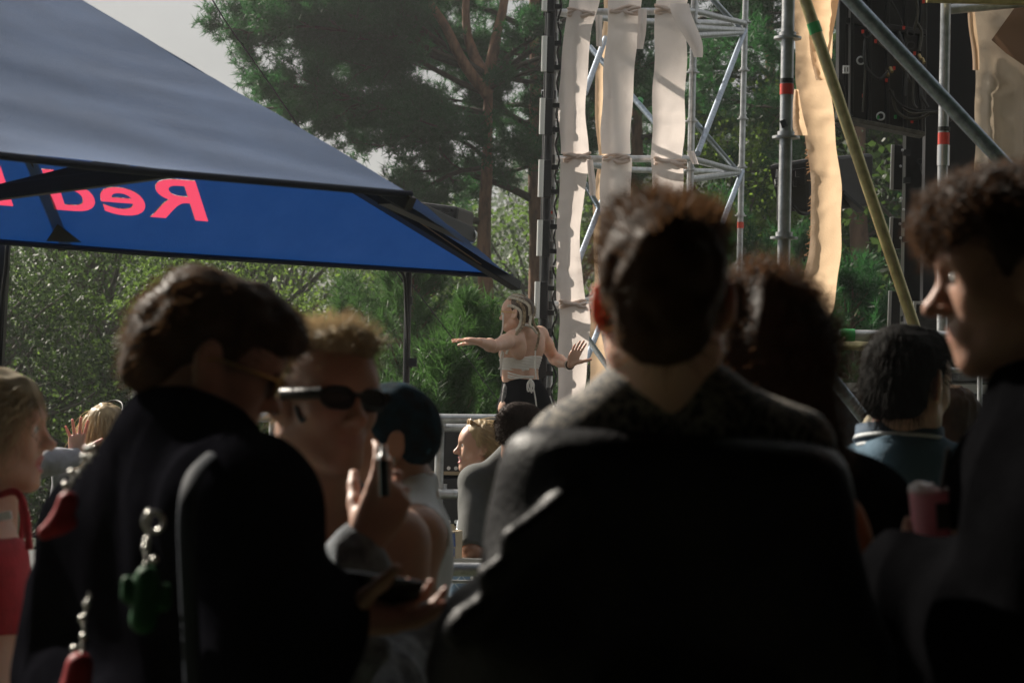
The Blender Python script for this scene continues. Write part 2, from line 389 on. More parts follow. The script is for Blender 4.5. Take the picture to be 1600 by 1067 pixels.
def body(s, parent, skin, h=.006, fem=False, hands=(), arms=(-1, 1), face={}, neck=.056, armr=(.050, .040, .036, .026), extra=None, label=None, wide=1.0, name='body', regions=()):
    lo, hi = s.bounds(.26); F = SDF(lo, hi, h)
    torso_sdf(F, s, 0, fem, wide); neck_sdf(F, s, neck)
    for x in arms: arm_sdf(F, s, x, 0, armr)
    head_sdf(F, s.H, fem, **face)
    for hd in hands: hand_sdf(F, **hd)
    if extra: extra(F)
    v, f = F.mesh(); v = relax(v, f, 1, .4); mats = [skin]; mi = None
    if regions:
        mi = np.zeros(len(f), int); fc = v[f].mean(1)
        for c, r, R, m in regions:
            q = (fc - c) @ R / np.asarray(r); mats.append(m); mi[(q ** 2).sum(1) < 1] = len(mats) - 1
    o = obj(name, v, f, mats, parent, True, mi)
    if label: o['label'] = label
    return o
def lips(H, m, smile=0.0, open_=0.0): return (H(0, .096, -.0645 - .004 * open_), (.027 + .008 * smile, .02, .0115 + .007 * open_), H.R, m)
def folds(v, n, amp, sc=(9, 9, 4), seed=0, ridge=True):
    a = noise(v * np.array(sc), seed) ; b = noise(v * np.array(sc) * 2.3 + 7, seed + 3)
    f = (1 - 2 * np.abs(a)) * .7 + .3 * b if ridge else a
    return v + n * (amp * f)[:, None]
def garment(name, s, parent, m, h=.008, g=.012, sleeves=(1.0, 1.0), hem=None, fem=False, neck_cut=.07, amp=.006, sc=(9, 9, 4), seed=0, armr=(.052, .044, .040, .034), extra=None, wide=1.0, tank=0.0, hemz=None, belly=1.0, label=None, cuts=None, arm_amp=None):
    lo, hi = s.bounds(.26); F = SDF(lo, hi, h); torso_sdf(F, s, g, fem, wide, belly)
    for x, u in zip((-1, 1), sleeves):
        if u >= -.5: arm_sdf(F, s, x, g, armr, max(u, 0))
    if extra: extra(F)
    if neck_cut: F.cap(s.N - s.up * .01 + s.f * .02, s.N + s.up * .25 + s.f * .10, neck_cut, neck_cut * 1.2, .012, 'c')
    for x, u in zip((-1, 1), sleeves):
        if -.5 <= u <= 0:       # short sleeve: cut above the elbow
            d = nrm(s.E[x] - s.S[x]); p0 = s.E[x] + d * (u * .29); 
            F.cap(p0 + d * .2, p0 + d * .5, .2, .2, .006, 'c') if False else None
            F.ell(p0 + d * .14, (.14, .14, .14), None, .006, 'c')
    if cuts: cuts(F)
    if hemz is not None: F.plane((0, 0, hemz), (0, 0, -1), .006)
    v, f = F.mesh(); v = relax(v, f, 1, .4); n = vnormals(v, f)
    if amp: v = folds(v, n, amp, sc, seed)
    o = obj(name, v, f, m, parent)
    if label: o['label'] = label
    return o
def trousers(s, parent, m, g=.012, h=.012, seed=1, name='trousers'):
    p = np.array([s.hip[1], s.hip[-1], s.A[1], s.A[-1]]); F = SDF(p.min(0) - .22, p.max(0) + .22, h)
    mid = (s.hip[1] + s.hip[-1]) / 2
    for x in (-1, 1):
        F.cap(s.hip[x] + s.up * .08, s.hip[x] - s.up * .05, .10 * s.k + g, .105 * s.k + g, .04, flat=(s.f, .8))
        F.cap(s.hip[x] - s.up * .04, s.K[x], .088 * s.k + g, .058 * s.k + g, .03); F.cap(s.K[x], s.A[x], .058 * s.k + g, .045 * s.k + g, .03)
    F.plane(mid + s.up * .12, (0, 0, 1))
    v, f = F.mesh(); v = folds(v, vnormals(v, f), .006, (9, 9, 5), seed); obj(name, v, f, m, parent)
    for x in (-1, 1):       # shoes
        F = SDF(s.A[x] - .25, s.A[x] + .25, .01); F.cap(s.A[x] - s.up * .035 - s.f * .03, s.A[x] - s.up * .045 + s.f * .14, .038, .034, .02); F.plane(V(0, 0, .006), (0, 0, -1))
        v, f = F.mesh(); obj('shoe', v, f, mat('shoe_black', (.02, .02, .02), .6), parent)
def hair_mesh(H, prims, h=.005, amp=.005, sc=(60, 60, 30), seed=0, cuts=(), box=.30, k=.02):
    F = SDF(H.c - box, H.c + box, h)
    for p in prims:
        if len(p) == 2: F.ell(H(*p[0]), V(*p[1]) * H.s, H.R, k)
        else: F.cap(H(*p[0]), H(*p[1]), p[2] * H.s, p[3] * H.s, k)
    for p in cuts:
        if len(p) == 2: F.ell(H(*p[0]), V(*p[1]) * H.s, H.R, .012, 'c')
        else: F.cap(H(*p[0]), H(*p[1]), p[2] * H.s, p[3] * H.s, .012, 'c')
    v, f = F.mesh(); v = relax(v, f, 1, .4); n = vnormals(v, f)
    l = (v - H.c) @ H.R; v = v + n * (amp * (noise(l * np.array(sc), seed) + .6 * noise(l * np.array(sc) * .4, seed + 1)))[:, None]
    return v, f
def strands(v, f, count, length, width, flow, lift=.6, droop=.0, wob=.0, curl=0.0, turns=3.0, K=6, seed=0, keep=None, taper=.25):
    """ribbons of hair growing from a surface; flow(p) -> direction along the surface"""
    rg = np.random.default_rng(seed); n = vnormals(v, f)
    a = np.linalg.norm(np.cross(v[f[:, 2]] - v[f[:, 0]], v[f[:, 3]] - v[f[:, 1]]), axis=1)
    if keep is not None: a = a * keep(v[f].mean(1))
    i = rg.choice(len(f), count, p=a / a.sum()); q = rg.random((count, 2, 1))
    p = v[f[i, 0]] * (1 - q[:, 0]) * (1 - q[:, 1]) + v[f[i, 1]] * q[:, 0] * (1 - q[:, 1]) + v[f[i, 2]] * q[:, 0] * q[:, 1] + v[f[i, 3]] * (1 - q[:, 0]) * q[:, 1]
    nn = n[f[i, 0]]; d = flow(p) + nn * lift * rg.uniform(.5, 1.4, (count, 1)) + rg.normal(0, .15, (count, 3)); d /= np.linalg.norm(d, axis=1)[:, None]
    ln = length * rg.uniform(.6, 1.25, count); side = np.cross(d, nn + rg.normal(0, .3, (count, 3))); side /= np.linalg.norm(side, axis=1)[:, None] + 1e-9
    ph = rg.random(count) * 6.28; P_ = []; p = p - nn * .003; c0 = p.copy()
    for j in range(K + 1):
        t = j / K; off = 0
        if curl:
            b = np.cross(d, side); an = ph + turns * 6.28 * t; off = curl * min(1, t * 3) * (np.cos(an)[:, None] * side + np.sin(an)[:, None] * b)
        P_.append(c0 + off); d = d + np.array((0, 0, -droop / K)) + rg.normal(0, wob, (count, 3)); d /= np.linalg.norm(d, axis=1)[:, None]
        c0 = c0 + d * (ln / K)[:, None]
    vs = []; 
    for j in range(K + 1):
        ww = width * (1 - (1 - taper) * j / K); vs += [P_[j] - side * ww / 2, P_[j] + side * ww / 2]
    vs = np.stack(vs, 1).reshape(-1, 3); m = 2 * (K + 1); base = np.arange(count)[:, None] * m
    F_ = np.concatenate([base + np.array([[2 * j, 2 * j + 1, 2 * j + 3, 2 * j + 2]]) for j in range(K)])
    return vs, F_
def merge(*vf):
    n = 0; a = []; b = []
    for v, f in vf: a.append(v); b.append(f + n); n += len(v)
    return np.concatenate(a), np.concatenate(b)
SKIN = mat('skin_fair', (.56, .34, .255), .48, var=.08, vscale=14, sss=.5, bump=.05, bscale=180, sssr=(.022, .005, .0025))
SKIN_T = mat('skin_tanned', (.50, .285, .195), .46, var=.10, vscale=14, sss=.3, bump=.05, bscale=180)
SKIN_SHADE = mat('skin_shaded', (.36, .20, .14), .5, var=.14, vscale=18, sss=.3, bump=.08, bscale=160)  # skin toned down: shade on the foreground crowd is put into this colour
SKIN_D = mat('skin_brown', (.30, .15, .095), .45, var=.1, vscale=14, sss=.25, bump=.05, bscale=180)
MLIP = mat('lip_pale', (.33, .17, .13), .5, sss=.2)
LIP = mat('lip_rose', (.48, .16, .15), .35, sss=.2)
HAIR_DB = mat('hair_dark_brown', (.060, .035, .019), .55, var=.35, spec=.10, vscale=30, trans=.25, tcol=(.24, .12, .055))
HAIR_BK = mat('hair_black', (.008, .007, .006), .75, spec=.06, var=.3, vscale=30, trans=.08, tcol=(.06, .035, .02))
HAIR_BL = mat('hair_blond', (.52, .38, .20), .42, var=.5, vscale=22, trans=.3, tcol=(.5, .36, .18), stretch=(1, 1, .25))
HAIR_AB = mat('hair_ash_blond', (.40, .33, .21), .6, spec=.25, var=.5, vscale=22, trans=.25, tcol=(.35, .25, .14), stretch=(1, 1, .25))
WHITE = mat('white_eye', (.7, .68, .65), .2); DARK = mat('dark_iris', (.02, .015, .012), .15)
TEETH = mat('teeth', (.75, .72, .66), .25); BROW = mat('brow_brown', (.07, .04, .025), .7)
def eyes(H, parent, x_=(-1, 1), z=.004, brow_m=None, gaze=(0, 0)):
    for x in x_:
        m = MB(); m.ball(H(x * .031, .0785, z), .0126 * H.s, 8, 0, H.R); m.ball(H(x * .031 + gaze[0], .0860, z + gaze[1]), .0064 * H.s, 6, 1, H.R); o = m.build('eye', (WHITE, DARK), parent)
        b = MB(); b.tube(bez([H(x * .013, .0945, .0205), H(x * .030, .0925, .0265), H(x * .049, .0775, .020)], 5), [.0025, .0034, .0034, .0034, .003, .003, .0028, .0022, .0012], 6); b.build('eyebrow', brow_m or BROW, parent)
# ------------------------------------------------------------------ setting: ground, far wood, trees
rg = np.random.default_rng(7)
GRASSY = mat('trodden_ground', (.05, .045, .03), .95, var=.5, vscale=1.6, c2=(.03, .045, .016), bump=.6, bscale=9)
n = 61; gx = np.linspace(-260, 260, n); gy = np.linspace(-80, 420, n); X, Y = np.meshgrid(gx, gy, indexing='ij'); Z = np.zeros_like(X)
gv = np.stack((X, Y, Z), -1).reshape(-1, 3); q = np.arange((n - 1) * n).reshape(n - 1, n)[:, :-1].ravel()
o = obj('ground', gv, np.stack((q, q + n, q + n + 1, q + 1), 1), GRASSY); tag(o, 'trodden grass and earth underfoot', None, None, 'structure')
# hill behind
HM = mat('hill_forest_floor', (.035, .045, .022), .95, var=.4, vscale=.2)
hx = np.linspace(-170, 170, 60); hy = np.linspace(75, 240, 24); X, Y = np.meshgrid(hx, hy, indexing='ij')
def hill_z(x, y): return np.clip((y - 78) / 120, 0, 1) ** 1.0 * (22 + 5 * np.sin(x * .03 + 1) + 3 * np.sin(x * .08)) - .4
hv = np.stack((X, Y, hill_z(X, Y)), -1).reshape(-1, 3); m_ = len(hy); q = np.arange((len(hx) - 1) * m_).reshape(len(hx) - 1, m_)[:, :-1].ravel()
o = obj('hill', hv, np.stack((q, q + m_, q + m_ + 1, q + 1), 1), HM); tag(o, 'wooded hillside rising far behind the trees', None, None, 'structure')
def leafmat(name, c, t, tr=.45, vs=.6, rough=.55):
    return mat(name, c, rough, var=.45, vscale=vs, trans=tr, tcol=t, spec=.3)
PINE = leafmat('pine_needles', (.014, .058, .024), (.040, .15, .038), .42, .9)
PINE_Y = leafmat('young_pine_needles', (.032, .078, .026), (.065, .15, .034), .42, 1.2)
LEAF = leafmat('broad_leaves', (.026, .056, .016), (.11, .19, .032), .45, .7)
LEAF_Y = leafmat('bright_leaves', (.040, .085, .018), (.18, .29, .045), .5, .9)
LEAF_D = leafmat('dark_leaves', (.022, .045, .014), (.05, .09, .02), .4, .7)
BARK_P = mat('pine_bark_orange', (.20, .10, .055), .85, var=.55, vscale=9, c2=(.085, .045, .03), bump=.8, bscale=25, stretch=(1, 1, .3))
BARK_L = mat('pine_bark_grey', (.13, .075, .05), .9, var=.5, vscale=9, bump=.8, bscale=25, stretch=(1, 1, .3))
LIMB = mat('pine_limb_bark', (.045, .034, .022), .9, var=.5, vscale=9, bump=.6, bscale=25)
BARK = mat('grey_bark', (.085, .075, .06), .9, var=.4, vscale=8, bump=.7, bscale=22, stretch=(1, 1, .3))
def rand_dirs(n): d = rg.normal(0, 1, (n, 3)); return d / np.linalg.norm(d, axis=1)[:, None]
def needles(c, d, per, ln, wd, spread=1.0):
    """needle tufts: thin triangles fanning round the twig direction d at each centre c"""
    n = len(c); c = np.repeat(c, per, 0); d = np.repeat(d, per, 0)
    e = d * .7 + rand_dirs(n * per) * spread; e /= np.linalg.norm(e, axis=1)[:, None]
    c = c - d * (rg.random((n * per, 1)) * ln * .9)
    s = np.cross(e, rand_dirs(n * per)); s /= np.linalg.norm(s, axis=1)[:, None] + 1e-9
    L = ln * rg.uniform(.7, 1.2, (n * per, 1)); v = np.stack((c - s * wd / 2, c + s * wd / 2, c + e * L), 1).reshape(-1, 3)
    return v, np.arange(len(v)).reshape(-1, 3)
def leaves(c, size, asp=.6):
    n = len(c); a = rand_dirs(n); b = np.cross(a, rand_dirs(n)); b /= np.linalg.norm(b, axis=1)[:, None] + 1e-9
    L = size * rg.uniform(.4, 1.5, (n, 1)); v = np.stack((c - a * L / 2, c - b * L * asp / 2, c + a * L / 2, c + b * L * asp / 2), 1).reshape(-1, 3)
    return v, np.arange(len(v)).reshape(-1, 4)
def limb(m, p0, d, ln, r, seg=7, droop=.05, wob=.18, up=.0):
    pts = [np.asarray(p0, float)]; d = nrm(d)
    for i in range(seg):
        d = nrm(d + rg.normal(0, wob, 3) + V(0, 0, up - droop)); pts.append(pts[-1] + d * ln / seg)
    m.tube(pts, np.linspace(r, r * .25, len(pts)), 6, False); return np.array(pts)
def pine(px, d, top_py, rpx, label, limbs, crown_d=(0, 0), base_z=0.0, tufts=26, per=16, tl=.14, tw=.014, nm=None, lean=0.0, bark=None, extra_stems=(), group=None, autol=0, spreadm=4.0, z0=4.0, seed=1, branch_n=9):
    global rg; rg = np.random.default_rng(seed)
    """limbs: (py, dx m, dz m, depth m, r) hand placed; autol adds random whorls"""
    b = P(px, 706, d); b[2] = base_z; tp = P(px + lean, top_py, d)
    root = thing('pine_tree', label, 'pine tree', b, group); h = tp[2] - base_z
    m = MB(); mk = MB(); k = 12; tt = np.linspace(0, 1, k); w_ = np.cumsum(rg.normal(0, .035, (k, 2)), 0) * np.minimum(1, tt * 3)[:, None]
    path = b + (tp - b) * tt[:, None]; path[:, :2] += w_; r0 = rpx / 2 / FPX * d
    mk.tube(path, r0 * (1.15 - .75 * tt), 10, False); twigs = []
    def onpath(z): i = np.interp(z, path[:, 2], np.arange(k)); j = int(min(i, k - 2)); return path[j] + (path[j + 1] - path[j]) * (i - j)
    def rr(z): return r0 * (1.15 - .75 * np.clip((z - base_z) / h, 0, 1))
    for st in extra_stems:      # forked stems: list of (px, py) points
        pts = bez([onpath(P(px, st[0][1], d)[2])] + [P(a[0], a[1], d + a[2]) for a in st[1:]], 5); mk.tube(pts, np.linspace(r0 * .62, r0 * .25, len(pts)), 8, False)
    L = list(limbs)
    for i in range(autol):
        z = z0 + (h + base_z - z0) * (i + rg.random() * .8) / autol; an = i * 2.4 + rg.normal(0, .3); ln = spreadm * (1 - .55 * (z - z0) / max(h + base_z - z0, 1)) * rg.uniform(.7, 1.15)
        L.append((z, math.cos(an) * ln, rg.uniform(-.05, .22) * ln, math.sin(an) * ln, .05))
    crown_v = []; dead = MB()
    for (py, dx, dz, dy, r) in L:
        z = P(px, py, d)[2] if py > 60 or py < -60 and False else py
        z = py if (py <= 40 and autol and (py, dx, dz, dy, r) not in limbs) else P(px, py, d)[2]
        p0 = onpath(z); e = V(dx, dy, dz); ln = np.linalg.norm(e); pts = limb(m, p0, e + V(0, 0, .12 * ln), ln, min(max(r, .02 * ln), rr(z) * .7), 8, .035, .10)
        nb = max(4, int(branch_n * ln / 2.0))
        for j in range(nb):
            t = .22 + .78 * (j + rg.random()) / nb; i = t * (len(pts) - 1.01); a = pts[int(i)] + (pts[int(i) + 1] - pts[int(i)]) * (i % 1); dd = nrm(pts[int(i) + 1] - pts[int(i)])
            sd = nrm(np.cross(dd, V(0, 0, 1))) * rg.choice((-1, 1)); bl = max(.5, ln * rg.uniform(.18, .38) * (1.15 - .5 * t))
            q = limb(m, a, dd * .8 + sd * rg.uniform(.4, 1.1) + V(0, 0, rg.uniform(-.15, .35)), bl, .016, 4, .0, .2)
            for u in range(max(4, int(bl / .13))):
                t2 = .3 + .7 * rg.random(); i2 = t2 * (len(q) - 1.01); a2 = q[int(i2)] + (q[int(i2) + 1] - q[int(i2)]) * (i2 % 1)
                tw_ = limb(m, a2, nrm(q[-1] - q[0]) + rand_dirs(1)[0] * .8 + V(0, 0, .25), rg.uniform(.22, .5), .008, 2, 0, .15); twigs.append(tw_)
    mk.build('trunk', bark or BARK_P, root); m.build('limbs', LIMB, root)
    c = []; dr = []
    for t in twigs:
        nn = tufts // 3 + 1
        for i in range(nn):
            u = rg.random() ** .6 * 2; j = min(int(u), 1); c.append(t[j] + (t[j + 1] - t[j]) * (u - j) + rg.normal(0, .07, 3)); dr.append(nrm(t[-1] - t[0] + rand_dirs(1)[0] * .5 + V(0, 0, .3)))
    v, f = needles(np.array(c), np.array(dr), per, tl, tw); obj('crown', v, f, PINE, root, False)
    return root
def broadleaf(name, px, d, base_py, top_py, halfw, label, nclump, nleaf, size, m=None, trunk_r=.12, bark=None, group=None, seed=1, base_z=0.0, z_lo=.15, hole=.5, cat='tree', depth=1.0):
    global rg; rg = np.random.default_rng(seed)
    b = P(px, 706, d); b[2] = base_z; top = P(px, top_py, d)[2]; h = top - base_z
    root = thing(name, label, cat, b, group); mb = MB()
    tp = b + V(rg.normal(0, .4), 0, h * .92); path = limb(mb, b, tp - b, h * .92, trunk_r, 9, 0, .06, .0)
    C = []
    for i in range(nclump):
        z = h * (z_lo + (1 - z_lo) * rg.random() ** .9); prof = math.sin(math.pi * min(1, .12 + .88 * ((z / h - z_lo) / (1 - z_lo)) * .93)) ** .6
        an = rg.random() * 6.28; rr = halfw * prof * rg.uniform(.35, 1.0); c = V(b[0] + math.cos(an) * rr, b[1] + math.sin(an) * rr * depth, base_z + z)
        j = int(np.clip(z / h * .8 * 9, 0, 8)); p0 = path[j]; limb(mb, p0, c - p0, np.linalg.norm(c - p0), .05 * halfw / 2.5, 5, .0, .12)
        C.append((c, halfw * rg.uniform(.16, .34)))
    mb.build('trunk', bark or BARK, root)
    pts = []
    for c, r in C:
        k = int(nleaf / nclump * rg.uniform(.6, 1.4)); dd = rand_dirs(k) * (rg.random((k, 1)) ** .45) * r * np.array((1.15, 1.15, .75)); pts.append(c + dd)
    v, f = leaves(np.concatenate(pts), size); obj('crown', v, f, m or LEAF, root, False)
    return root
# the two big pines behind the stage (limb rows: picture height, metres right, up, away, radius)
pine(764, 30, 120, 34, 'tall orange-barked pine with forked stems, left of the light post', [
    (150, -3.6, .5, -.6, .07), (178, -4.0, .1, .6, .07), (190, -3.0, -.2, -1.2, .05), (205, -2.6, .2, 1.0, .05), (225, -1.7, .1, -1.0, .04), (262, -1.6, -.3, .8, .045), (100, -3.2, .8, .5, .06), (60, -3.6, 1.0, -.8, .06), (20, -3.4, 1.0, .6, .06), (40, -2.6, 1.3, 1.5, .05), (-20, -3.0, 1.2, 0, .05), (-60, -3.2, .8, 1.0, .05), (85, 2.2, .3, .9, .05), (30, 2.4, .6, -.6, .05), (-40, 2.2, .6, .3, .05),
    (238, .9, .1, -1.2, .04), (250, -.7, .1, -1.4, .04), (350, -1.6, .5, -.5, .06), (362, -1.3, .25, .6, .045), (-90, -2.4, 1.0, -1, .05), (-100, 1.6, 1.2, -1, .05), (140, 1.5, .3, -1.0, .04)],
    extra_stems=[[(0, 150), (725, 100, -.2), (695, 40, -.4), (655, -30, -.6), (640, -160, -.6)], [(0, 130), (738, 80, .3), (728, 20, .4), (735, -150, .5)], [(0, 120), (775, 60, 0), (790, -20, .1), (785, -170, .1)]], seed=3, tufts=30, per=17)
pine(838, 31.5, -200, 30, 'tall orange-barked pine just behind the light post', [
    (315, -1.6, .9, -.6, .07), (200, -1.5, .1, -.8, .05), (170, -1.6, .3, .9, .05), (110, -1.5, .4, -.8, .05), (50, -1.8, .6, .4, .06), (0, -1.6, .6, -1, .05), (230, .9, .2, -1.2, .04), (140, 1.8, .4, .8, .05), (70, 2.0, .5, -.8, .05), (10, 2.4, .6, .4, .05), (-60, 2.0, .8, 0, .05), (260, -1.0, -.1, .9, .04), (285, 1.2, 0, .9, .04), (-100, -1.5, .6, 0, .05)], seed=5, tufts=30, per=17)
pine(1010, 33, -220, 26, 'dark pine straight behind the draped scaffold tower', [(60 + i * 26, (-1) ** i * (2.8 - .12 * i), .2, (i % 3 - 1) * .9, .05) for i in range(9)] + [(-200 + i * 32, (-1) ** i * 2.6, .5, (i % 3 - 1) * 1.0, .05) for i in range(7)], seed=8, tufts=30, per=16)
pine(1215, 36, -220, 26, 'dark pine behind the grey upright pole on the right', [(40 + i * 24, (-1) ** i * (3.2 - .12 * i), .1, (i % 3 - 1) * 1.0, .05) for i in range(9)] + [(-200 + i * 32, (-1) ** i * 2.8, .5, (i % 3 - 1) * 1.0, .05) for i in range(7)], seed=9, tufts=28, per=16)
pine(1345, 26, -60, 40, 'thick pine trunk sunlit on its left edge, behind the big loudspeaker', [(330, .9, .3, -.4, .04), (372, .8, .2, .5, .035), (200, -1.4, .2, .8, .04), (150, 1.5, .3, .8, .04), (120, -1.6, .3, .6, .04), (60, 1.4, .3, -.6, .04), (250, -1.1, 0, 1.0, .03)], bark=BARK_L, seed=12, tufts=22)
# young bushy pines between the stage and the big pines
def young_pine(px, d, top_py, halfw, label, seed, n=170, per=30, tl=.13, m=None, group='young pines beyond the stage'):
    global rg; rg = np.random.default_rng(seed)
    b = P(px, 706, d); b[2] = 0; top = P(px, top_py, d)[2]; root = thing('young_pine', label, 'pine tree', b, group); mb = MB()
    mb.tube([b, b + V(0, 0, top * .97)], [.07, .015], 7, False); c = []; dr = []
    for i in range(n):
        t = (i + rg.random()) / n; z = top * (.12 + .86 * t); an = rg.random() * 6.28; ln = halfw * (1.06 - t) ** .75 * rg.uniform(.6, 1.1); d_ = V(math.cos(an), math.sin(an), .35 + .5 * t)
        pts = limb(mb, b + V(0, 0, z), d_, ln, .016, 5, -.02, .12, .06)
        for j in range(4):
            u = .35 + .65 * rg.random(); k = u * 4.99; a = pts[int(k)] + (pts[int(k) + 1] - pts[int(k)]) * (k % 1)
            e = nrm(nrm(pts[-1] - pts[0]) + rand_dirs(1)[0] * .7 + V(0, 0, .6)); g = rg.uniform(.12, .3)
            for q in np.linspace(0, 1, 4): c.append(a + e * g * q); dr.append(e)
        for q in np.linspace(0, 1, 5): e = nrm(pts[-1] - pts[-2] + V(0, 0, .4)); c.append(pts[-1] + e * .25 * q); dr.append(e)
    mb.build('trunk', BARK_L, root); v, f = needles(np.array(c), np.array(dr), per, tl, .010, .75); obj('crown', v, f, m or PINE_Y, root, False)
young_pine(735, 17, 498, 1.15, 'bright green bushy young pine left of the performer', 21, 110, 16)
young_pine(640, 22, 420, 1.7, 'tall bushy young pine behind the black tent pole', 22, 120, 15)
young_pine(545, 24, 455, 1.5, 'bushy young pine above the blond man with sunglasses', 23, 90, 14)
young_pine(830, 19, 540, 1.2, 'low bushy young pine behind the performer', 24, 90, 15)
young_pine(690, 15.5, 575, .85, 'lowest young pine just above the stage rail', 25, 80, 16)
young_pine(1130, 21, 330, 1.7, 'young pine in dim shade behind the scaffold tower', 26, 100, 14, m=PINE)
young_pine(1330, 19, 440, 1.6, 'dark young pine behind the torn hanging cloth', 27, 100, 14, m=PINE)
young_pine(1240, 23, 380, 1.7, 'young pine between the grey pole and hanging cloth', 28, 100, 13, m=PINE)
# broadleaved trees
B = 'broadleaved trees behind the crowd'
broadleaf('broadleaf_tree', 90, 27, 706, 250, 3.0, 'leafy tree at far left under the tent edge', 90, 42000, .062, LEAF, .16, seed=31, group=B)
broadleaf('broadleaf_tree', 330, 34, 706, 300, 3.4, 'pale hazy leafy tree behind the dark-haired man', 90, 36000, .075, LEAF_Y, .16, seed=32, group=B)
broadleaf('broadleaf_tree', 215, 24, 706, 440, 2.0, 'smaller leafy tree above the waving hand', 70, 30000, .055, LEAF, .1, seed=33, group=B)
broadleaf('broadleaf_tree', -30, 23, 706, 400, 2.0, 'shaded leafy tree cut by the left edge', 60, 24000, .055, LEAF_D, .1, seed=34, group=B)
broadleaf('broadleaf_tree', 440, 38, 706, 330, 3.2, 'hazy leafy tree between the dark-haired and blond men', 80, 32000, .075, LEAF_Y, .14, seed=35, group=B)
broadleaf('broadleaf_tree', 1150, 28, 706, 230, 2.4, 'bright sunlit leafy tree seen through the scaffold tower', 70, 26000, .068, LEAF_Y, .1, seed=36, group=B)
broadleaf('broadleaf_tree', 1275, 31, 706, 150, 2.8, 'dark leafy tree behind the black loudspeaker', 70, 18000, .09, LEAF, .14, seed=37, group=B)
broadleaf('broadleaf_tree', 1440, 30, 706, 60, 3.2, 'dark leafy tree behind the light panels on the right', 70, 18000, .09, LEAF_D, .14, seed=38, group=B)
broadleaf('broadleaf_tree', 1620, 24, 706, 60, 3.0, 'dark leafy tree behind the beige curtain at right', 60, 10000, .11, LEAF_D, .14, seed=39, group=B)
broadleaf('broadleaf_tree', 690, 46, 706, 330, 3.8, 'hazy leafy tree low between the pine trunks', 60, 16000, .12, LEAF, .14, seed=40, group=B)
broadleaf('broadleaf_tree', 920, 44, 706, 300, 3.8, 'hazy leafy tree low behind the hanging cloths', 60, 16000, .12, LEAF, .14, seed=41, group=B)
broadleaf('broadleaf_tree', 1390, 35, 706, 90, 3.4, 'dark leafy tree filling the gap left of the thick pine trunk', 70, 17000, .10, LEAF_D, .14, seed=42, group=B)
broadleaf('broadleaf_tree', 1510, 29, 706, 120, 3.0, 'dark leafy tree right of the flat light panels', 70, 14000, .10, LEAF_D, .14, seed=43, group=B)
# far wood on the hillside: nobody could count it
rg = np.random.default_rng(99); pts = []
for i in range(520):
    y = rg.uniform(62, 215); x = rg.uniform(-.36, .36) * y; z0 = max(hill_z(np.array(x), np.array(y)), 0); hh = rg.uniform(5, 9.5); k = int(34000 / y * .9)
    dd = rand_dirs(k) * (rg.random((k, 1)) ** .4); t = (dd[:, 2:3] + 1) / 2
    pts.append(V(x, y, z0 + hh * .55) + dd * np.array((2.0, 2.0, hh * .5)) * np.hstack((1.25 - .8 * t, 1.25 - .8 * t, np.ones_like(t))))
v, f = leaves(np.concatenate(pts), .34, .7); o = obj('distant_wood', v, f, LEAF_D, None, False); tag(o, 'hazy wood covering the far hillside', 'wood', None, 'stuff')
# unseen dense trees added behind, beside and over the crowd to block skylight
for i, (x, y, z, r) in enumerate(((-9, -8, 6.0, 5.5), (-3.2, -4.5, 6.4, 5.2), (3.4, -4.5, 6.4, 5.2), (10, -7, 6.0, 5.5), (8.6, 1.0, 5.6, 4.8), (-8.2, -1.8, 5.4, 4.4), (0.3, -10, 5.5, 5.5), (-2.6, .6, 5.6, 3.7), (2.9, .9, 5.6, 3.7), (-12.5, -3, 4.2, 4.2), (12.5, -3.5, 4.2, 4.2), (0, -5.5, 3.0, 3.2), (7.6, 4.4, 4.6, 3.9), (.2, -1.1, 5.6, 4.4))):
    rg = np.random.default_rng(200 + i); b = V(x, y, 0); root = thing('broadleaf_tree', 'unseen dense tree added to shade the crowd', 'tree', b, 'unseen trees added for shade round the crowd'); mb = MB(); limb(mb, b, V(0, 0, 1), 9, .3, 8, 0, .05); mb.build('trunk', BARK, root)
    k = 7000; dd = rand_dirs(k) * (rg.random((k, 1)) ** .35) * r; c = V(x, y, z) + dd * V(1, 1, 1.05); lim = .5 if y < -6 else (.5 if i in (4, 5, 6, 9, 10, 11, 12) else (3.1 if i in (7, 8, 13) else 2.6)); c = c[c[:, 2] > lim]; v, f = leaves(c, .75, .7); obj('crown', v, f, LEAF_D, root, False)
# tall tree off to the left: its crown dapples the sunlight on the hanging cloths
rg = np.random.default_rng(300); b = V(-9.8, 24.1, 0); root = thing('broadleaf_tree', 'very tall leafy tree standing left of the stage', 'tree', b); mb = MB(); limb(mb, b, V(0, 0, 1), 17, .3, 9, 0, .03); mb.build('trunk', BARK, root)
cc = np.array([b + V(*(rand_dirs(1)[0] * V(3.0, 3.0, 3.3))) * rg.random() ** .4 + V(0, 0, 18.6) for _ in range(46)]); c = np.concatenate([q + rand_dirs(260) * (rg.random((260, 1)) ** .4) * rg.uniform(.5, 1.0) for q in cc]); v, f = leaves(c, .19, .7); obj('crown', v, f, LEAF, root, False)
